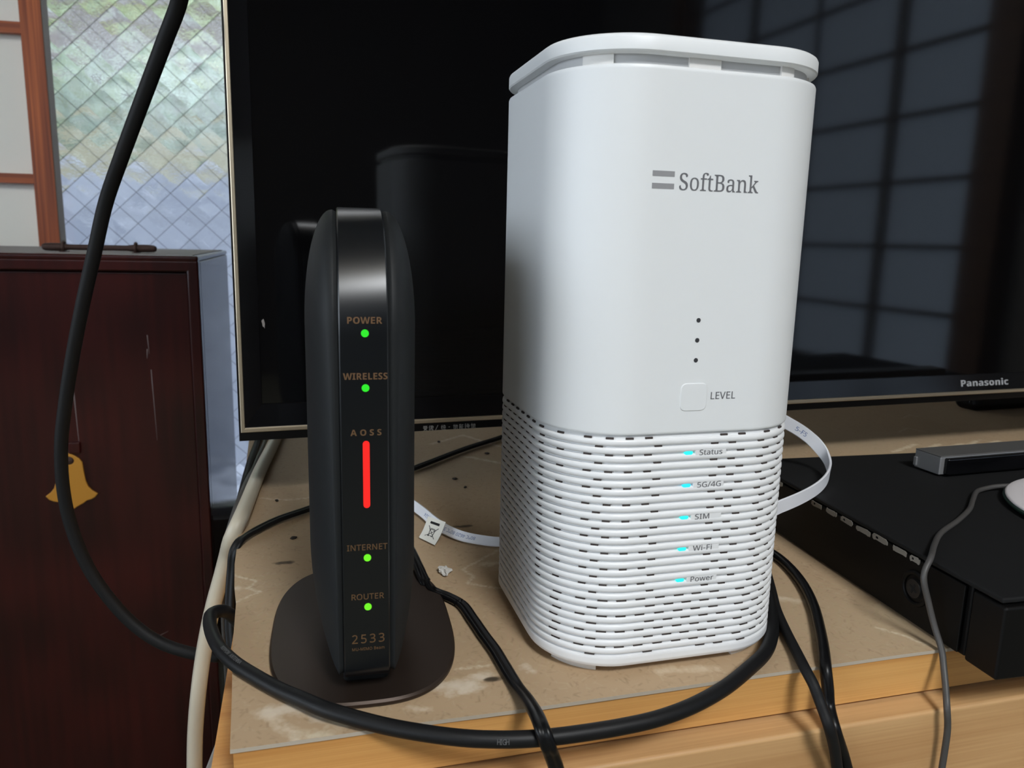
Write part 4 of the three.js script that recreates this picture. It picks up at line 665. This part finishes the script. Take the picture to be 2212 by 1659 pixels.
// flat white network cable: left stretch lies behind the black router, right stretch loops in the air
const lanTex = (str, flip) => canvasTex(1024, 64, (g, w, h) => { g.fillStyle = 'rgb(232,234,240)'; g.fillRect(0, 0, w, h); g.fillStyle = 'rgb(92,112,160)'; g.font = '30px sans-serif'; g.textBaseline = 'middle'; g.textAlign = 'center'; g.translate(w / 2, h / 2); if (flip) g.rotate(Math.PI); g.fillText(str, 0, 0); });
function ribbon(pts, sides, w, th, n) {                              // uv: u along the length 0..1, v across
  const g = sweep(pts, sides, rectProfile(w, th), n, true), p = g.attributes.position, c = new THREE.CatmullRomCurve3(pts.map((q) => V(...q)), false, 'centripetal'), S = [], uv = g.attributes.uv;
  for (let i = 0; i <= n; i++) S.push([c.getPoint(i / n), i / n]);
  for (let i = 0; i < p.count; i++) {
    const q = V(p.getX(i), p.getY(i), p.getZ(i)); let b = S[0], bd = 1e9; for (const s of S) { const d = s[0].distanceToSquared(q); if (d < bd) { bd = d; b = s; } }
    const f = b[1] * (pts.length - 1), k = Math.min(Math.floor(f), pts.length - 2), s = V(...sides[Math.min(k, sides.length - 1)]).lerp(V(...sides[Math.min(k + 1, sides.length - 1)]), f - k).normalize();
    uv.setXY(i, b[1], 0.5 + q.clone().sub(b[0]).dot(s) / w * 0.98);
  }
  return g;
}
one('network_cable', ribbon([[-0.0899, 0.0040, -0.4763], [-0.0643, 0.0040, -0.4439], [-0.0499, 0.0040, -0.4215], [-0.0423, 0.0038, -0.4080], [-0.0335, 0.0036, -0.3953], [-0.0241, 0.0034, -0.3872], [-0.0141, 0.0034, -0.3827], [-0.0043, 0.0034, -0.3808], [0.0128, 0.0034, -0.3851]], [[0.4, 0.75, -0.6], [0.4, 0.75, -0.6], [0.3, 0.8, -0.6], [0.3, 0.75, -0.65], [0.2, 0.7, -0.7], [0.1, 0.65, -0.75], [0, 0.65, -0.75], [0, 0.65, -0.75], [0, 0.65, -0.75]], 0.0050, 0.0013, 90),
  std({ map: lanTex('80°C 4620 80°C 30V AWM 20624', true), roughness: 0.45 }), 'flat white network cable lying behind the black router with a paper flag', 'cable');
{
  const g = new THREE.Shape(); const c = [[-0.0458, 0.4151], [-0.0350, 0.4071], [-0.0376, 0.3750], [-0.0471, 0.3851]];
  const texT = canvasTex(256, 384, (k, w, h) => {
    k.fillStyle = 'rgb(226,224,214)'; k.fillRect(0, 0, w, h); k.fillStyle = k.strokeStyle = 'rgb(22,22,24)';
    k.fillRect(60, 48, 132, 34); k.lineWidth = 9; k.lineCap = 'round';
    const L = (...p) => { k.beginPath(); p.forEach(([x, y], i) => i ? k.lineTo(x, y) : k.moveTo(x, y)); k.stroke(); };
    L([82, 160], [174, 160]); L([92, 160], [102, 268], [156, 268], [164, 160]); L([100, 146], [156, 146]); L([60, 118], [196, 304]); L([196, 118], [60, 304]);
    k.beginPath(); k.arc(102, 278, 13, 0, 7); k.fill(); k.beginPath(); k.moveTo(140, 278); k.lineTo(162, 278); k.stroke();
  });
  const P = [[-0.0441, 0.0092, -0.3992], [-0.0337, 0.0090, -0.3915], [-0.0381, 0.0012, -0.3793], [-0.0477, 0.0012, -0.3895]].map((q) => V(...q));
  const N = 6, pos = [], uv = [], idx = []; for (const dy of [0, 0.0005]) for (let j = 0; j <= N; j++) for (let i = 0; i <= N; i++) { const a = P[0].clone().lerp(P[1], i / N), b = P[3].clone().lerp(P[2], i / N), p = a.lerp(b, j / N); pos.push(p.x, p.y + dy - 0.0012 * Math.sin(j / N * Math.PI), p.z); uv.push(i / N, 1 - j / N); }
  const m = N + 1; for (const o of [0, m * m]) for (let j = 0; j < N; j++) for (let i = 0; i < N; i++) { const a = o + j * m + i; idx.push(a, a + m, a + 1, a + 1, a + m, a + m + 1); }
  for (const [f, s] of [[(i) => i, 1], [(i) => N * m + i, 1], [(i) => i * m, 1], [(i) => i * m + N, 1]]) for (let i = 0; i < N; i++) { const a = f(i), b = f(i + 1), d = m * m; idx.push(a, b, b + d, a, b + d, a + d); }
  const tg = new THREE.BufferGeometry(); tg.setAttribute('position', new THREE.Float32BufferAttribute(pos, 3)); tg.setAttribute('uv', new THREE.Float32BufferAttribute(uv, 2)); tg.setIndex(idx); tg.computeVertexNormals();
  const cable = scene.getObjectByName('network_cable'); part('flag_label', tg, std({ map: texT, roughness: 0.5, side: THREE.DoubleSide }), cable, null, 'white flag with a crossed-out bin symbol');
}
one('network_cable', ribbon([[0.095,0.080,-0.388],[0.1202,0.0759,-0.3950],[0.1409,0.0689,-0.4120],[0.1536,0.0623,-0.4200],[0.1663,0.0550,-0.4260],[0.1744,0.0487,-0.4270],[0.1784,0.0433,-0.4230],[0.1774,0.0397,-0.4130],[0.1707,0.0380,-0.3980],[0.1625,0.0364,-0.3865],[0.1500,0.0353,-0.3733],[0.1339,0.0342,-0.3600],[0.1202,0.0324,-0.3524],[0.108,0.0315,-0.372]], [[0, 1, 0], [0.1, 1, 0], [0.2, 1, 0.1], [0.25, 1, 0.1], [0.25, 1, 0.1], [0.2, 1, 0.1], [0.15, 1, 0.05], [0.1, 1, 0.05], [0.05, 1, 0], [0, 1, 0]], 0.0066, 0.0012, 120),
  std({ map: lanTex('5-F5                                                     ', false), roughness: 0.45 }), 'flat white network cable looping out at the right of the white router', 'cable');

// ================================================================== CRUMBS
{
  const bit = new THREE.IcosahedronGeometry(0.0011, 1); { const p = bit.attributes.position; for (let i = 0; i < p.count; i++) { const k = 0.75 + 0.5 * hash(Math.round(p.getX(i) * 1e5), Math.round(p.getY(i) * 1e5 + p.getZ(i) * 3e5), 2); p.setXYZ(i, p.getX(i) * k * 1.5, p.getY(i) * k * 0.7, p.getZ(i) * k); } bit.computeVertexNormals(); }
  const seedM = std({ color: rgb(0.02, 0.014, 0.01), roughness: 0.7 });
  [[-0.0366, -0.4954, 'left one of the pair of dark specks between the routers'], [-0.0287, -0.4784, 'right one of the pair of dark specks between the routers'], [-0.1406, -0.4441, 'dark speck beside the beige cable near the cabinet edge'], [-0.1141, -0.3863, 'dark speck left of the black router above its stand'], [-0.0567, -0.590, 'dark speck under the television, left of the black cord'], [-0.0175, -0.560, 'dark speck under the television, beside the white router']].forEach(([x, z, l], i) => {
    const m = one('speck', bit, seedM, 'tiny ' + l, 'speck', 'dark specks on the cabinet top'); m.position.set(x, 0.0006, z); m.rotation.y = i * 1.3; m.scale.setScalar(0.85 + 0.3 * hash(i, 1, 1));
  });
  const flake = new THREE.IcosahedronGeometry(0.003, 3); { const p = flake.attributes.position; for (let i = 0; i < p.count; i++) { const d = V(p.getX(i), p.getY(i), p.getZ(i)).normalize(), k = 0.4 + 0.9 * vnoise(d.x * 3 + 9, d.y * 3 + d.z * 4 + 9, 4, 99, 99); p.setXYZ(i, d.x * 0.0030 * k * (d.z > 0 ? 0.7 : 1.1), d.y * 0.0018 * k, d.z * 0.0042 * k); } flake.computeVertexNormals(); }
  const m = one('paper_scrap', creased(flake, 0.4), std({ color: rgb(0.62, 0.60, 0.56), roughness: 0.9 }), 'small torn white scrap lying between the two routers', 'scrap'); m.position.set(-0.0303, 0.0015, -0.3472); m.rotation.y = 0.3;
}

scene.traverse((o) => { if (o.isMesh) { o.castShadow = true; o.receiveShadow = true; } });
renderer.render(scene, camera);
